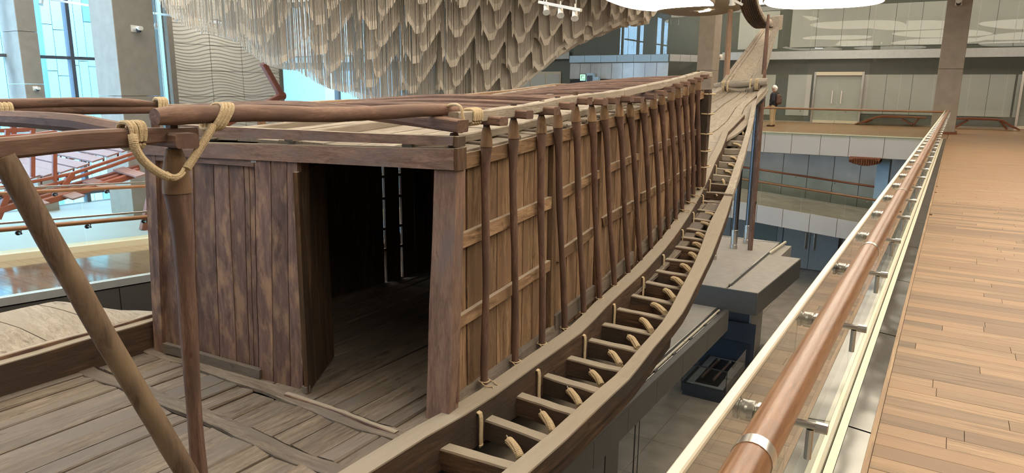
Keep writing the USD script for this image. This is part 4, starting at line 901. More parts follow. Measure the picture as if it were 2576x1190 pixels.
# open door leaf turned inwards
ha, hb = hz(766, 986, -1.19), hz(830, 897, -1.19); dn = unit(np.cross(hb - ha, (0, 0, 1)))
for k in range(4):
    a, b = ha + (hb - ha) * k / 4 * 1.02, ha + (hb - ha) * (k + .96) / 4 * 1.02
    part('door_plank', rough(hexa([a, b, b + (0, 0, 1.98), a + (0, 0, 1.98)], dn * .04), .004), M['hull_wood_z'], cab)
# right side wall
SA, SB = np.array([-3.39, 4.45, 0.]), np.array([-3.84, 12.5, 0.]); SD = unit(SB - SA); SN = np.array([SD[1], -SD[0], 0])   # outwards
sq_ = lambda u, v, d=0.: onp(u, v, SA + SN * d, SN)
def sp(y, z, d=0.): t = (y - SA[1]) / SD[1]; p = SA + SD * t + SN * d; return np.array([p[0], p[1], z])
ztop = lut([(4.3, .955), (6.4, 1.075), (8.2, 1.19), (10, 1.315), (11.85, 1.45), (12.6, 1.5)])
zbot = lambda y: max(-1.18, zs(y) - .35)
PB = [4.42, 6.34, 7.66, 9.08, 10.58, 12.06, 12.5]
MR = [[((1142, 598), (1388, 495), (1387, 524), (1142, 635)), ((1140, 808), (1385, 655), (1384, 681), (1140, 838))],
      [((1416, 475), (1509, 428), (1509, 448), (1416, 501)), ((1420, 624), (1494, 573), (1494, 594), (1408, 660))],
      [((1533, 416), (1608, 386), (1608, 401), (1533, 436)), ((1516, 549), (1597, 505), (1597, 527), (1520, 570))],
      [((1630, 372), (1688, 349), (1688, 365), (1630, 389)), ((1616, 487), (1688, 452), (1688, 467), (1616, 507))],
      [((1697, 346), (1752, 325), (1752, 340), (1697, 362)), ((1700, 442), (1752, 415), (1752, 429), (1700, 459))]]
for k in range(5):
    y0, y1 = PB[k], PB[k + 1]
    rails = [part('mid_rail', rough(hexa([sq_(*p, .045) for p in q], -SN * .045), .005, 5, 2), M['side_wood_y'], cab) for q in MR[k]]
    cuts = [y0 + (.15 if k else .02)]
    while cuts[-1] < y1 - .22: cuts.append(cuts[-1] + rng.choice((.12, .17, .2, .25, .28)))
    cuts[-1] = y1 - (.05 if k < 4 else .02)
    for a, b in zip(cuts, cuts[1:]):
        g, d = .004 + .004 * rng.random(), rng.uniform(-.012, .004)
        sk = rng.uniform(-.012, .012)
        part('wall_plank', rough(hexa([sp(a + g, zbot(a), d), sp(b - g, zbot(b), d), sp(b - g + sk, ztop(b) - .1, d), sp(a + g + sk * .6, ztop(a) - .1, d)], -SN * .04), .006, 5, 2), M['side_wood_z'], cab)
    if k:
        for yy, w in ((y0 + .075, .10), (y0 + .145, .0)):
            if w: part('stile', rough(hexa([sp(yy - w / 2, zbot(yy), .025), sp(yy + w / 2, zbot(yy), .025), sp(yy + w / 2 - .03, ztop(yy) - .1, .025), sp(yy - w / 2 - .03, ztop(yy) - .1, .025)], -SN * .05), .005, 5, 2), M['side_wood_z'], cab)
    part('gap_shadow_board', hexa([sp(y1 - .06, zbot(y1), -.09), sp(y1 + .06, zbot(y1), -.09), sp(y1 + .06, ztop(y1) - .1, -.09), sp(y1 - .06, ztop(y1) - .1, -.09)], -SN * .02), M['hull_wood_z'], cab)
    ys0, ys1 = y0 + .02, y1 + (.02 if k < 4 else .3)
    part('top_rail', rough(hexa([sp(ys0, ztop(ys0) - .125, .05), sp(ys1, ztop(ys1) - .125, .05), sp(ys1, ztop(ys1), .05), sp(ys0, ztop(ys0), .05)], -SN * .09), .006, 4, 3), M['side_wood_y'], cab)
    if k: part('sill_rail', rough(hexa([sp(y0 + .1, zs(y0) - .02, .05), sp(y1 - .1, zs(y1) - .02, .05), sp(y1 - .1, zs(y1) + .16, .05), sp(y0 + .1, zs(y0) + .16, .05)], -SN * .04), .005), M['deck_wood_y'], cab)
    else: part('sill_rail', rough(hexa([sp(y0, -1.19, .07), sp(y1 + .2, -1.19, .07), sp(y1 + .2, -1.05, .03), sp(y0, -1.11, .03)], -SN * .03), .005), M['deck_wood_y'], cab)
part('corner_edge', rough(hexa([sp(4.36, -1.15, .02), sp(4.44, -1.15, .02), sp(4.44, .9, .02), sp(4.36, .9, .02)], -SN * .06), .004), M['side_wood_z'], cab)
for u, v in ((1150, 456), (1146, 606), (1141, 782), (1133, 988)):
    p = sq_(u, v, .03); part('cord_knot', sweep(bend([p + (0, -.03, -.02), p + (.015, 0, .01), p + (.01, .03, .035)], 6), circ(.008, 5)), M['rope'], cab, 'small tan cord knot')
# back corner post with lashings
q0, q1 = sp(12.42, zs(12.4) - .2, .07), sp(12.42, 1.52, .07)
part('corner_post', rough(sweep([q0, q1], rect(.13, .16, .012)), .006), M['hull_wood_z'], cab)
part('corner_post', rough(sweep([q0 + SD * .17, q1 + SD * .17 - (0, 0, .02)], rect(.10, .1, .012)), .006), M['hull_wood_z'], cab)
for v in (237, 288, 339, 382, 422):
    p = sq_(1764, v, .1); p = sp(12.55, p[2], .08); part('rope_lashing', loop(p, SD * .2, SN * .1, .014, 18), M['rope'], cab)
# other walls, roof
mir = lambda p: np.array([2 * XC - p[0], p[1], p[2]])
for k, (a, b) in enumerate(zip(np.r_[4.0, 4.9, 5.8, 6.55, 7.10, 7.135, 7.42, 7.46, 7.72, 8.2, 9, 10, 11], np.r_[4.9, 5.8, 6.55, 7.10, 7.118, 7.42, 7.44, 7.72, 8.2, 9, 10, 11, 12.45])):
    if b - a < .05: continue
    g = .009 if k in (3, 5, 7) else .0
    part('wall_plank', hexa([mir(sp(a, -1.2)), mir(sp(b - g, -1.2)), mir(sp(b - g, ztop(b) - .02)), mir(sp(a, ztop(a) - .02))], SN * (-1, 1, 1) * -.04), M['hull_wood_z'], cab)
for yy in (7.10, 7.41):
    for z0 in (-.75, -.45, -.02, .28): part('gap_batten', box(mir(sp(yy, z0)) + (.0, -.03, 0), mir(sp(yy, z0)) + (.045, .06, .035)), M['hull_wood_y'], cab)
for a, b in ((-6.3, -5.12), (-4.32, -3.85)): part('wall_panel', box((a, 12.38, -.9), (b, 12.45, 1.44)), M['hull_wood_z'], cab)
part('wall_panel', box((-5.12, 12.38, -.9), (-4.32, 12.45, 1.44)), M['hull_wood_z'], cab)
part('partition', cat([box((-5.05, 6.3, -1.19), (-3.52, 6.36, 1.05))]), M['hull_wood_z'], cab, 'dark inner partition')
RW_ = lambda y, t: (lambda p: np.array([(2 * XC - p[0]) + (2 * p[0] - 2 * XC) * t, y, ztop(y) + .02 + .05 * math.sin(math.pi * t) + (0 if t < .99 else 0)]))(sp(y, 0, .02))
ry = np.r_[4.15, 5.9, 7.6, 9.3, 11.0, 12.5]
for a, b in zip(ry, ry[1:]):
    for t in range(12):
        t0, t1 = t / 12 + .002, (t + 1) / 12 - .002; dz = rng.uniform(-.006, .012)
        part('roof_board', hexa([RW_(a + .01, t0) + (0, 0, dz), RW_(a + .01, t1) + (0, 0, dz), RW_(b - .01, t1) + (0, 0, dz), RW_(b - .01, t0) + (0, 0, dz)], (0, 0, -.03)), M['pale_wood_y'], cab)
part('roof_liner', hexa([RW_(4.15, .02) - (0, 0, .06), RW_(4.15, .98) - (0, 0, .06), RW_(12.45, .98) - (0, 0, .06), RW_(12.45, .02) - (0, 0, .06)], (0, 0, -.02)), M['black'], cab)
for off, zz_ in ((-.22, .075), (-1.5, .11), (-2.6, .08)):
    part('roof_batten', rough(sweep([sp(y, ztop(y) + zz_, off) for y in np.linspace(4.2, 12.3, 20)], rect(.10, .08, .01)), .006), M['pale_wood_y'], cab)
y = 4.5
while y < 12.3:
    p = sp(y, ztop(y) + .03, .06); part('roof_rod', tube([p, p - SN * .5], .022, 10), M['deck_wood_x'], cab); y += .52

# ================================================================ POLE CANOPY OVER THE CABIN
CT = [(1224, 318), (1292, 300), (1362, 290), (1402, 278), (1447, 265), (1488, 266), (1519, 263), (1557, 257), (1584, 260), (1618, 251), (1643, 242), (1664, 233), (1687, 223), (1705, 218), (1724, 212), (1740, 207), (1756, 200)]
CB = [(1218, 965), (1296, 915), (1363, 870), (1420, 830), (1468, 792), (1508, 755), (1546, 722), (1581, 692), (1612, 663), (1639, 641), (1663, 621), (1683, 584), (1701, 556), (1717, 531), (1732, 508), (1745, 486), (1759, 464)]
can = thing('pole_canopy', 'pole canopy of slim bud-topped columns and bowed rafters around the cabin', 'canopy', (XC, 8, -1.1))
def column(base, top, r, parent, m='red_wood_z', s=1.):
    base, top = np.array(base), np.array(top); ax = top - base; L = np.linalg.norm(ax); ax = ax / L; hb = .17 * s
    j = [base + ax * h + .006 * np.array([math.sin(h * 3 + base[1]), math.cos(h * 2.3 + base[1]), 0]) * (0 if h < .05 or h > L - hb - .1 else 1) for h in np.linspace(0, L - hb, 14)]
    rr = [r * (.92 + .08 * math.sin(q * 9)) for q in np.linspace(0, 1, 11)] + [r * 1.0, r * 1.12, r * 1.38]
    c = part('column', sweep(j, circ(1, 14), (0, 1, 0), rr), M[m], parent, smooth=50)
    b0 = top - ax * hb
    part('bud', lathe([(0, r * 1.38), (0, r * 1.5), (.012 * s, r * 1.5), (.03 * s, r * 1.46), (hb * .55, r * 1.3), (hb * .85, r * 1.02), (hb * .98, r * .8), (hb, .001)], b0, ax, 16), M['side_wood_z'] if m == 'red_wood_z' else M[m], c, smooth=40)
    return c
tops_ = []
ldz = lut([(4.0, 0.), (4.8, .02), (6, .07), (9, .16), (12.6, .22)])
for i, (t, b) in enumerate(zip(CT, CB)):
    T, B = sq_(*t, .10), sq_(*b, .10); B[2] = min(B[2], zs(B[1]) + .01); T[1] = T[1]; tops_.append(T)
    column(B, T, .036, can)
    Bm, Tm = mir(B), mir(T); Bm[2] = -1.0; Tm[2] -= ldz(T[1])
    column(Bm, Tm, .036, can)
    # lashing at the foot
    for s in (-1, 1):
        part('foot_cord', sweep(bend([B + (0, s * .05, .03), B + (.06, s * .06, .012), B + (.11, s * .03, .008), B + (.13, s * .05, -.0)], 8), circ(.0055, 5)), M['rope'], can, 'thin tan cord at the column foot')
    part('foot_cord', loop(B + (0, 0, .03), (.045, 0, 0), (0, .045, 0), .006, 14), M['rope'], can)
    # bowed rafter over the bud pair
    w = .16; A = T + np.array([.17, 0, .045]); A2 = Tm + np.array([-.17, 0, .045])
    n = 22; P, S = [], []
    ph = rng.uniform(-.03, .03)
    for k in range(n):
        q = k / (n - 1); P.append(A + (A2 - A) * q + np.array([0, ph * math.sin(math.pi * q), (.055 + .5 * ph) * math.sin(math.pi * q) ** 1.1]))
        d = min(q, 1 - q)
        f = np.clip((d - .07) / .06, 0, 1); ci = circ(.036, 8) @ np.array([[math.cos(.39), -math.sin(.39)], [math.sin(.39), math.cos(.39)]]); re = rect(.13, .075, .012)
        ang = np.arctan2(re[:, 1], re[:, 0]); o = np.argsort(ang); ro = re[o]; co = ci[np.argsort(np.arctan2(ci[:, 1], ci[:, 0]))]
        S.append(ro * (1 - f) + co * f)
    part('rafter', wobble(sweep(P, S), .006, 7, i), M['red_wood_x'], can, smooth=35)
    part('rafter_peg', box(T + (-.02, -.02, -.02), T + (.02, .02, .14)), M['hull_wood_z'], can)
lp = [sq_(u, v, .10) for u, v in ((1140, 297), (1304, 279), (1419, 255), (1539, 239), (1643, 218), (1761, 186))]
tz = lut([(t[1], t[2]) for t in tops_]); ly = lut([(p[1], p[2]) for p in lp]); 
def lath(y): p = sp(y, 0, .10); return np.array([p[0], y, max(ly(y), 0 * tz(max(y, 4.85)) + .0)])
for a, b in ((lp[0][1], 8.05), (8.06, 12.45)):
    part('lath', wobble(sweep([lath(y) for y in np.linspace(a, b, 16)], rect(.10, .095, .01)), .006, 6), M['pale_wood_y'], can, 'dusty long roof lath')
part('lath', wobble(sweep([mir(lath(y)) - (0, 0, ldz(y)) for y in np.linspace(4.2, 12.45, 24)], rect(.09, .085, .01)), .006, 6), M['side_wood_y'], can, 'far roof lath')
# front pair of rafters under the long pole
z = 1.16
xA = hy(1165, 318, 4.30); 
def rafter2(A, B, h, r, m='red_wood_x', nm='rafter', n=20, flat=True, par=can):
    P, S = [], []; re = rect(r * 2.5, r * 1.6, .01); o = np.argsort(np.arctan2(re[:, 1], re[:, 0])); ci = circ(r, 8) @ np.array([[math.cos(.39), -math.sin(.39)], [math.sin(.39), math.cos(.39)]]); co = ci[np.argsort(np.arctan2(ci[:, 1], ci[:, 0]))]
    for k in range(n):
        q = k / (n - 1); P.append(np.array(A) + (np.array(B) - A) * q + np.array([0, 0, h * math.sin(math.pi * q)])); f = np.clip((min(q, 1 - q) - .05) / .07, 0, 1) if flat else 1.; S.append(re[o] * (1 - f) + co * f)
    return part(nm, wobble(sweep(P, S), .005, 6, 2), M[m], par, smooth=35)
rafter2(xA, np.array([2 * XC - xA[0], 4.30, xA[2]]), .10, .06)
cfr = column(np.array([xA[0] - .1, 4.32, -1.05]), np.array([xA[0] - .1, 4.32, xA[2] - .05]), .036, can)
cfl = column(np.array([2 * XC - xA[0] + .1, 4.32, -1.05]), np.array([2 * XC - xA[0] + .1, 4.32, xA[2] - .05]), .036, can)
for dx in (0., .02): part('corner_rope', tube(bend([hx(1128 + 300 * dx, 266, -3.34), hx(1148, 263, -3.25 + dx), hx(1159, 270, -3.20 + dx), hx(1165, 297, -3.18 + dx), hx(1171, 324, -3.17 + dx), hx(1163, 331, -3.20 + dx), hx(1152, 329, -3.34)], 18), .012, 8), M['rope'], can, 'tan rope tying the poles at the cabin corner', smooth=40)
for k in range(4): q = lath(lp[0][1] + .22 + .035 * k); part('corner_winding', loop(q, (.062, 0, 0), (0, .01, .06), .014, 18), M['rope'], can)

# ================================================================ FORWARD POLES NEAR THE VIEWER
fw_ = thing('fore_canopy', 'forward canopy frame of posts and long poles over the foredeck', 'canopy', (-3.3, 2, -1.1))
XP = -3.34
pa = [hx(u, v, x) for u, v, x in ((388, 294, -3.28), (470, 289, -3.29), (560, 286, -3.3), (700, 286, -3.33), (860, 288, -3.36), (1000, 280, -3.38), (1090, 277, -3.385), (1160, 281, -3.39))]
part('long_pole', wobble(tube(bend(pa, 24), np.interp(np.linspace(0, 1, 24), [0, .03, .12, .8, 1], [.042, .05, .047, .05, .042]), 14), .005, 5), M['red_wood_y'], fw_, smooth=45)
pb = [hx(490, 336, XP), hx(420, 341, XP), hx(250, 350, XP), hx(0, 373, XP)]; pb += [pb[-1] + (pb[-1] - pb[-2]) * .5, pb[-1] + (pb[-1] - pb[-2]) * 2]
part('square_pole', wobble(sweep(bend(pb, 26), [rect(.095, .088, .012) * (s) for s in np.interp(np.linspace(0, 1, 26), [0, .08, .2, 1], [.72, .78, 1, 1.0])]), .005, 5), M['red_wood_y'], fw_, smooth=30)
pn = hx(437, 372, XP); NB = np.array([XP, pn[1] - .02, -1.1])
column(NB, pn, .047, fw_, s=1.35)
pc = hx(478, 356, XP + .13); yc = pc[1] + .0
c1 = hy(-10, 297, pn[1]); c2 = hy(160, 306, pn[1]); c0 = np.array([XP + .12, pn[1], pn[2] + .04]); cm = hy(330, 336, pn[1])
PC = bend([c0, (XP - .06, pn[1], pn[2] + .042), (cm[0], pn[1], cm[2]), c2, c1, (-6.9, pn[1], pn[2] + .05)], 26)
part('bowed_rafter', wobble(sweep(PC, [rect(.13, .075, .012) if i < 4 else rect(.10, .10, .03) for i in range(26)]), .006, 5), M['red_wood_x'], fw_, smooth=30)
part('rafter_peg', box(pn + (-.02, -.02, -.02), pn + (.02, .02, .12)), M['hull_wood_z'], fw_)
n2a, n2b = hx(6, 392, XP + .02), hx(470, 1190, XP + .06); n2c = n2b + (n2b - n2a) * .30
part('slanting_post', wobble(sweep(bend([n2a, n2a * .5 + n2b * .5 + (0, -.01, .0), n2b, n2c], 20), circ(1, 16), (0, 1, 0), np.linspace(.049, .056, 20)), .005, 5), M['pole_wood'], fw_, smooth=45)
part('long_pole', tube(bend([hx(-60, 279, -6.8), hx(0, 278, -6.8), hx(300, 275, -6.8), hx(720, 271, -6.8)], 14), .045, 12), M['red_wood_y'], fw_, smooth=40)
part('long_pole', tube(bend([hx(-60, 262, -6.78), hx(0, 262, -6.78), hx(200, 257, -6.78), hx(330, 259, -6.78), hx(412, 265, -6.78)], 14), np.interp(np.linspace(0, 1, 14), [0, .8, 1], [.045, .042, .02]), 12), M['red_wood_y'], fw_, smooth=40)
pl_ = hx(382, 316, -6.8); part('post', tube([pl_ + (0, 0, -2.2), hx(388, 285, -6.8)], .04, 12), M['red_wood_z'], fw_, smooth=40)
for u, v, xx_ in ((8, 278, -6.75), (402, 262, -6.75), (708, 270, -6.77), (740, 270, -6.77)):
    p = hx(u, v, xx_)
    for k in (-.035, 0, .035): part('rope_lashing', loop(p + np.array([0, k, -.02]), (.06, 0, 0), (0, .01, .075), .018, 18), M['rope'], fw_)
# rope slung round the near post
XR = XP + .10
rp_ = [hx(u, v, XR + d) for u, v, d in ((334, 342, -.02), (337, 362, 0), (350, 390, .0), (385, 425, .01), (425, 446, .02))]
rope = thing('slung_rope', 'thick tan rope slung in a loop round the near post between two poles', 'rope', rp_[2])
c = bend(rp_, 30); part('wrapped_length', tube(c, .0165, 10), M['rope'], rope, smooth=40); part('winding', coil(c, .0165, .0055, 46, 460), M['rope'], rope)
rq_ = [hx(u, v, XR + d) for u, v, d in ((535, 316, -.02), (520, 345, 0), (495, 385, .01), (470, 424, .02))]
c = bend(rq_, 30); part('wrapped_length', tube(c, .0165, 10), M['rope'], rope, smooth=40); part('winding', coil(c, .0165, .0055, 40, 400), M['rope'], rope)
for k, (du, dv) in enumerate(((0, -6), (3, 0), (6, 6), (-2, 3))):
    part('strand', tube(bend([hx(418 + du, 440 + dv, XR + .02), hx(440, 447 + dv * .6, XR + .03), hx(462 - du, 430 + dv, XR + .02)], 10), .009, 7), M['rope'], rope, smooth=40)
for k in (-.03, -.01, .012, .032):
    p = hx(331, 340, XP); part('pole_turn', loop(p + np.array([0, k, -.0]), (.06, 0, 0), (0, .008 * (k > 0), .062), .011, 22), M['rope'], rope)
    p = hx(545, 291, XP + .03); part('pole_turn', loop(p + np.array([0, k, -.005]), (.062, 0, 0), (0, .045, .066), .011, 22), M['rope'], rope)

# ================================================================ CHAIN CURTAIN
ENV = [(386, -6), (440, 38), (600, 105), (700, 162), (760, 178), (850, 222), (930, 246), (1000, 272), (1120, 300), (1240, 268), (1330, 196), (1435, 118), (1500, 88), (1570, 66), (1668, 60)]
env = [(lambda d: (d[0] / d[1], d[2] / d[1]))(ray(u, v)) for u, v in ENV]
ef = lut(env); a_lo, a_hi = env[0][0], env[-1][0]
cur = thing('chain_curtain', 'vast tan chain curtain hanging in overlapping scalloped tiers behind the cabin', 'chain curtain', (-12, 18, 7.9), kind='stuff')
def curves(name, pts, per, n, width, mat_, parent):
    p = numbered(parent + '/' + name); c = UsdGeom.BasisCurves.Define(stage, p); c.CreateTypeAttr('linear')
    c.CreatePointsAttr(Vt.Vec3fArray.FromNumpy((np.array(pts) - LOC[parent]).astype(np.float32)))
    c.CreateCurveVertexCountsAttr(Vt.IntArray.FromNumpy(np.full(n, per, np.int32))); c.CreateWidthsAttr(Vt.FloatArray([width])); c.SetWidthsInterpolation('constant')
    UsdShade.MaterialBindingAPI.Apply(c.GetPrim()).Bind(mat_); return p
sa, sh, PER = [], [], 1.72
KA = (np.array([0, .03, .10, .20, .50, .54, .58, .70, .88, .92, .96, 1.0]), np.array([.10, .02, 0, .06, .44, .52, 1.0, 1.12, 1.12, 1.0, .45, .10]))
KB = (np.array([0, .08, .20, .40, .52, .60, .655, .69, .73, .80, .90, 1.0]), np.array([-.22, -.20, .0, .30, .47, .50, .40, -.16, -.02, -.10, -.24, -.22]))
for r in range(-2, 5):
    x0 = -12.2 - .45 * r
    a0, a1 = hx(1000, 40 + 78 * r, x0), hx(1400, 88 + 78 * r, x0)          # the tier's slope along its length
    for lay in (0, 1):
        ya = np.arange(6.6, 31, .0165); ya = ya + nrg.uniform(-.003, .003, len(ya)); xl = x0 - .13 * lay
        aa = xl / ya; k = (aa > a_lo + .02) & (aa < a_hi - .004); ya, aa = ya[k], aa[k]
        line = a0[2] + (a1[2] - a0[2]) * (ya - a0[1]) / (a1[1] - a0[1])
        envz = EYE[2] + ya * np.array([ef(q) for q in aa]) + .10 * (2 - r) * .3
        ph = (ya / PER - .22 * r + .3) % 1.0
        amp = 1.42 * np.clip((line - envz) / 1.2 + .35, .10, 1)
        z0_ = np.maximum(line, envz) + amp * np.interp(ph, *(KA, KB)[lay]) - .05
        ok = (z0_ < 7.3) & (nrg.random(len(ya)) < np.interp(aa, [-1.5, -1.0, -.75, -.6], [.22, .42, .75, .95]))
        for y_, z_ in zip(ya[ok], z0_[ok]):
            h_ = z_ + (.15, .2)[lay]; sa += [(xl, y_, 7.9), (xl, y_, h_)]; sh += [(xl, y_, h_), (xl + .004, y_, z_)]
    part('hanging_rail', box((x0 - .12, 6.6, 7.9), (x0 + .03, 31, 7.96)), M['brushed'], cur)
curves('chain_strands', sa, 2, len(sa) // 2, .0115, M['chain'], cur)
curves('chain_hem', sh, 2, len(sh) // 2, .0150, M['chain_hem'], cur)

# ================================================================ RED SKELETON BOAT OF TUBES ON THE LEFT
def zc(a, b): return a / 4.576, 240 + b / 4.576
def L(a, b, x): return hx(*zc(a, b), x)
sk = thing('red_skeleton', 'copper red tubular skeleton with rows of pink slats beyond the left ramp', 'installation', (-15.5, 8, -2.3))
def tb(pts, x, r=.03, nm='tube'): part(nm, sweep([L(*q, x) for q in pts], rect(2 * r, 2 * r, .01)), M['red_metal'], sk)
XN, XF = -14.0, -16.8
tb([(-60, 1075), (290, 1010), (830, 900), (1220, 770), (1700, 610)], XN); tb([(-60, 1170), (340, 1095), (760, 985), (1225, 830), (1700, 660)], XN)
tb([(180, 805), (630, 690), (920, 610)], XF); tb([(920, 610), (1000, 700)], XF); tb([(220, 885), (980, 690), (1200, 645), (1500, 580)], XF)
for q in (628, 375): tb([(q, 405), (q, 990 if q > 500 else 940)], XN, .035, 'post')
tb([(84, 400), (84, 1130)], XN, .035, 'post'); tb([(152, 360), (152, 770)], XF, .05, 'post')
tb([(-40, 488), (370, 462), (628, 425)], XN, .04); tb([(60, 405), (400, 388)], XF, .045); tb([(-40, 405), (80, 405)], XF, .04)
for k, (p, q) in enumerate((((-100, 1290), (1240, 935)), ((-100, 1345), (1240, 975)), ((300, 1290), (1260, 1005)))): tb([p, q, (q[0] + 350, q[1] - 110)], XN + .3 * k - .3, .055, 'beam')
tb([(830, 900), (655, 1150)], XN, .05, 'brace'); tb([(140, 1000), (-30, 1420)], XN, .05, 'brace')
cl = lut([(L(a, b, XN)[1], L(a, b, XN)[2]) for a, b in ((-60, 1120), (340, 1050), (830, 945), (1220, 800), (1700, 640))])
y = 5.4; k = 0
while y < 11.8:
    z = cl(y) + .10; 
    part('slat', hexa([(XF + .1, y, z + .12), (XN - .25, y, z), (XN - .25, y + .24, z + .06), (XF + .1, y + .24, z + .18)], (0, 0, -.03)), M['pink_slat'], sk)
    if k % 2: part('slat', hexa([(XN - .1, y, z - .26), (XN + .7, y, z - .34), (XN + .7, y + .22, z - .30), (XN - .1, y + .22, z - .22)], (0, 0, -.03)), M['pink_slat'], sk)
    for q in (.15, .5, .85):
        xx = XF + .1 + (XN - .35 - XF) * q; part('slat_foot', block((xx, y + .1, z - .2), (xx, y + .12, z + .1 - .12 * q), .03, .03), M['red_metal'], sk)
    y += .30; k += 1
arm = thing('red_mast', 'angled copper red arm with an elbow in front of the wavy white wall', 'mast', hx(560, 318, -18.))
A, B, C_ = hx(662, 160, -18.), hx(708, 241, -18.), hx(540, 326, -18.)
part('upper_arm', sweep([A, B], rect(.17, .17, .02)), M['red_metal'], arm); part('lower_arm', sweep([B, C_], rect(.17, .17, .02)), M['red_metal'], arm); part('foot', sweep([C_, hx(400, 396, -18.), (-18, 10.2, -2.3)], rect(.17, .17, .02)), M['red_metal'], arm)
part('elbow_bolt', lathe([(0, 0), (0, .12), (.22, .12), (.22, 0)], B - (.02, .11, 0), (0, 1, 0), 12), M['red_metal'], arm)

# ================================================================ BENCHES AND VISITORS
def bench(lab, pts, brace, y, dep=.5):
    P = [hy(u, v, y) for u, v in pts]; b = thing('bench', lab, 'bench', (np.mean([p[0] for p in P]), y, 0))
    P = [np.array([p[0], y + dep / 2, max(p[2], .03)]) for p in P]
    part('seat', sweep(P, [rect(dep, t, .012) for t in np.interp(np.linspace(0, 1, len(P)), [0, .2, .8, 1], [.05, .09, .09, .05])], (0, 0, 1)), M['bench_wood'], b)
    for u0, v0, u1, v1 in brace:
        p, q = hy(u0, v0, y), hy(u1, v1, y); p[1] = q[1] = y + dep / 2; p[2] = max(p[2], .04); q[2] = max(q[2], .04)
        part('brace', sweep([p, q], rect(dep * .8, .07, .01), (0, 0, 1)), M['bench_wood'], b)
    return b
bench('dark brown sculpted wooden bench seen through the far glass railing', [(2150, 314), (2170, 307), (2200, 296), (2215, 293.5), (2260, 294), (2330, 296.5)], [(2268, 300, 2300, 319), (2312, 297, 2294, 319), (2176, 309, 2192, 303)], 36.25)
bench('dark brown sculpted wooden bench right of the far concrete pillar', [(2398, 298.5), (2440, 299), (2505, 301), (2522, 304), (2545, 318), (2566, 327)], [(2436, 302, 2403, 321), (2518, 306, 2534, 326)], 35.4)

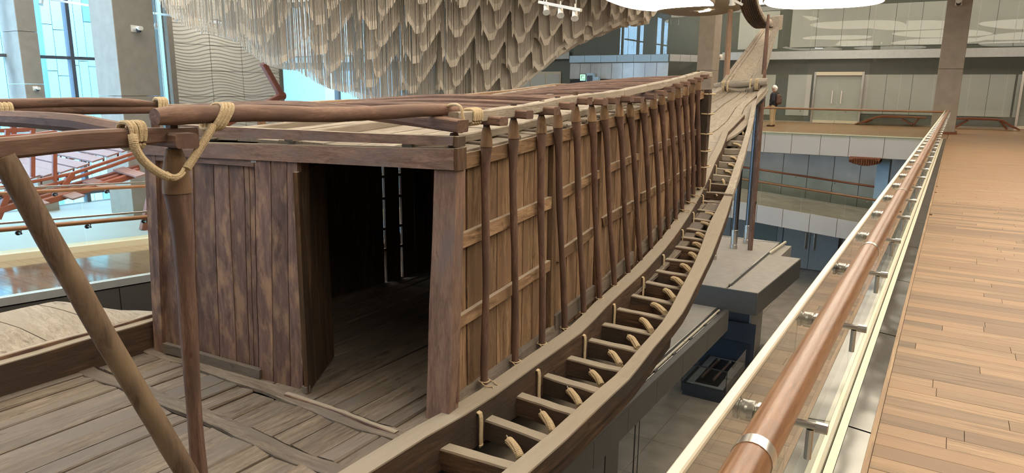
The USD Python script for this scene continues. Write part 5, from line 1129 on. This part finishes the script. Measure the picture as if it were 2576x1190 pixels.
def hull(ps): return m3.Manifold.batch_hull([m3.Manifold.sphere(r, 20).translate(tuple(map(float, p))) for p, r in ps])
def limbs(chains, fine=.03, it=8):
    parts = []
    for ch in chains:
        for a, b in zip(ch, ch[1:]): parts.append(hull([a, b]))
    m = m3.Manifold.batch_boolean(parts, m3.OpType.Add).refine_to_length(fine).to_mesh()
    t = trimesh.Trimesh(m.vert_properties[:, :3], m.tri_verts, process=True); trimesh.smoothing.filter_taubin(t, iterations=it); return t
def person(lab, base, ang, coat, legs, hair, bag=None, h=1.78):
    k = h / 1.78; ca, sa = math.cos(ang), math.sin(ang); base = np.array([base[0], base[1], base[2] if len(base) > 2 else 0.])
    def T(m):
        v, f = meshkit.arrays(m)[:2]; v = v * k; return np.stack([v[:, 0] * ca - v[:, 1] * sa, v[:, 0] * sa + v[:, 1] * ca, v[:, 2]], 1) + base, f
    t = thing('person', lab, 'person', base)                         # model faces +x
    head = [((0.02, 0, 1.66), .095), ((0.035, 0, 1.60), .075), ((0.0, 0, 1.52), .058), ((-.01, 0, 1.42), .062)]
    def leg(s, g=0): return [((-.01, .09 * s, .92), .105 + g), ((.01, .10 * s, .50), .068 + g), ((-.02, .11 * s, .10), .046 + g)]
    def arm(s, g=0): return [((-.02, .19 * s, 1.40), .065 + g), ((-.06, .235 * s, 1.13), .05 + g), ((.08, .225 * s, .93), .036 + g)]
    trunk = lambda g=0: [((-.02, .08, 1.36), .10 + g), ((-.02, -.08, 1.36), .10 + g), ((.0, .06, 1.12), .115 + g), ((0., -.06, 1.12), .115 + g), ((-.01, .06, .94), .115 + g), ((-.01, -.06, .94), .115 + g)]
    tr_ = trunk(); body = [head, arm(1), arm(-1), leg(1), leg(-1), [tr_[0], tr_[1], tr_[3], tr_[2], tr_[0]], [tr_[2], tr_[3], tr_[5], tr_[4], tr_[2]], [tr_[0], ((-.0, 0, 1.44), .06)], [tr_[4], leg(1)[0]], [tr_[5], leg(-1)[0]]]
    hands = []
    for s in (1, -1):
        w = np.array([.08, .225 * s, .93]); pm = w + (.05, 0, -.06); body.append([(w, .034), (pm, .036)])
        for q in range(4): f0 = pm + (.02 - .018 * q + .01, 0, -.03 + .0 * q); body.append([(f0, .0105), (f0 + (.02, 0, -.035), .0095), (f0 + (.012, 0, -.065 + .004 * abs(q - 1)), .008)])
        body.append([(pm + (.02, 0, .02), .012), (pm + (.06, -.008 * s, .0), .010), (pm + (.07, -.01 * s, -.025), .009)])
    body += [[((.09, 0, 1.645), .02), ((.125, 0, 1.63), .016)], [((.08, 0, 1.585), .03), ((.09, 0, 1.57), .022)]]
    for s in (1, -1): body.append([((.015, .088 * s, 1.655), .014), ((.01, .095 * s, 1.63), .012)]); body.append([((-.02, .11 * s, .10), .04), ((.10, .12 * s, .045), .035)])
    bd = part('body', T(limbs(body, .02, 4)), M['skin'], t, smooth=True)
    part('face_features', T(cat([meshkit.arrays(trimesh.creation.icosphere(1, .011).apply_translation((.104, .034 * s, 1.668)))[:2] for s in (1, -1)] + [box((.098, -.025, 1.595), (.108, .025, 1.602))])), M['shoe'], bd)
    g = .03; tg = trunk(g)
    part('jacket', T(limbs([[tg[0], tg[1], tg[3], tg[2], tg[0]], [tg[2], tg[3], tg[5], tg[4], tg[2]], [((-.02, .08, 1.36), .12), ((-.015, .03, 1.46), .065)], [((-.02, -.08, 1.36), .12), ((-.015, -.03, 1.46), .065)], [((.05, .0, 1.15), .13), ((.05, 0, .93), .125)],
        [((-.02, .17, 1.39), .095), ((-.06, .24, 1.13), .075), ((.06, .225, .96), .055)], [((-.02, -.17, 1.39), .095), ((-.06, -.24, 1.13), .075), ((.06, -.225, .96), .055)]], .03, 6)), coat, t, smooth=True)
    part('trousers', T(limbs([[((-.01, .07, .9), .128), ((-.01, -.07, .9), .128)], [((-.01, .09, .9), .12), ((.01, .10, .5), .088), ((-.02, .11, .09), .072)], [((-.01, -.09, .9), .12), ((.01, -.10, .5), .088), ((-.02, -.11, .09), .072)]], .03, 6)), legs, t, smooth=True)
    for s in (1, -1): part('shoe', T(limbs([[((-.05, .11 * s, .05), .052), ((.06, .115 * s, .045), .05), ((.15, .12 * s, .035), .036)]], .02, 4)), M['shoe'], t, smooth=True)
    part('hair', T(limbs([[((-.0, .03, 1.70), .085), ((-.0, -.03, 1.70), .085), ((-.035, 0, 1.66), .09), ((-.045, 0, 1.59), .062)], [((.03, 0, 1.735), .06), ((-.0, 0, 1.72), .075)]], .02, 4)), hair, t, smooth=True)
    if bag:
        bg = part('backpack', T(limbs([[((-.20, .07, 1.32), .085), ((-.20, -.07, 1.32), .085), ((-.22, -.08, 1.06), .10), ((-.22, .08, 1.06), .10), ((-.20, .07, 1.32), .085)], [((-.28, 0, 1.2), .06), ((-.28, 0, 1.05), .07)]], .03, 6)), bag, t, smooth=True)
        for s in (1, -1): part('strap', T(sweep(bend([(-.16, .11 * s, 1.42), (-.0, .12 * s, 1.49), (.12, .12 * s, 1.35), (.10, .13 * s, 1.15), (-.12, .14 * s, 1.02)], 14), rect(.04, .012, .003), (0, 1, 0))), bag, bg)
    return t
person('white-haired person in a dark jacket and beige trousers and backpack by the far railing', hz(1941, 318, 0), math.pi * .96, M['jacket'], M['trousers'], M['hair_white'], M['bag'], 1.74)
person('person in a dark coat almost hidden behind the dark pole at the stern', hz(1911, 317, 0), math.pi * 1.1, M['jacket'], M['jacket'], M['bag'], None, 1.62)
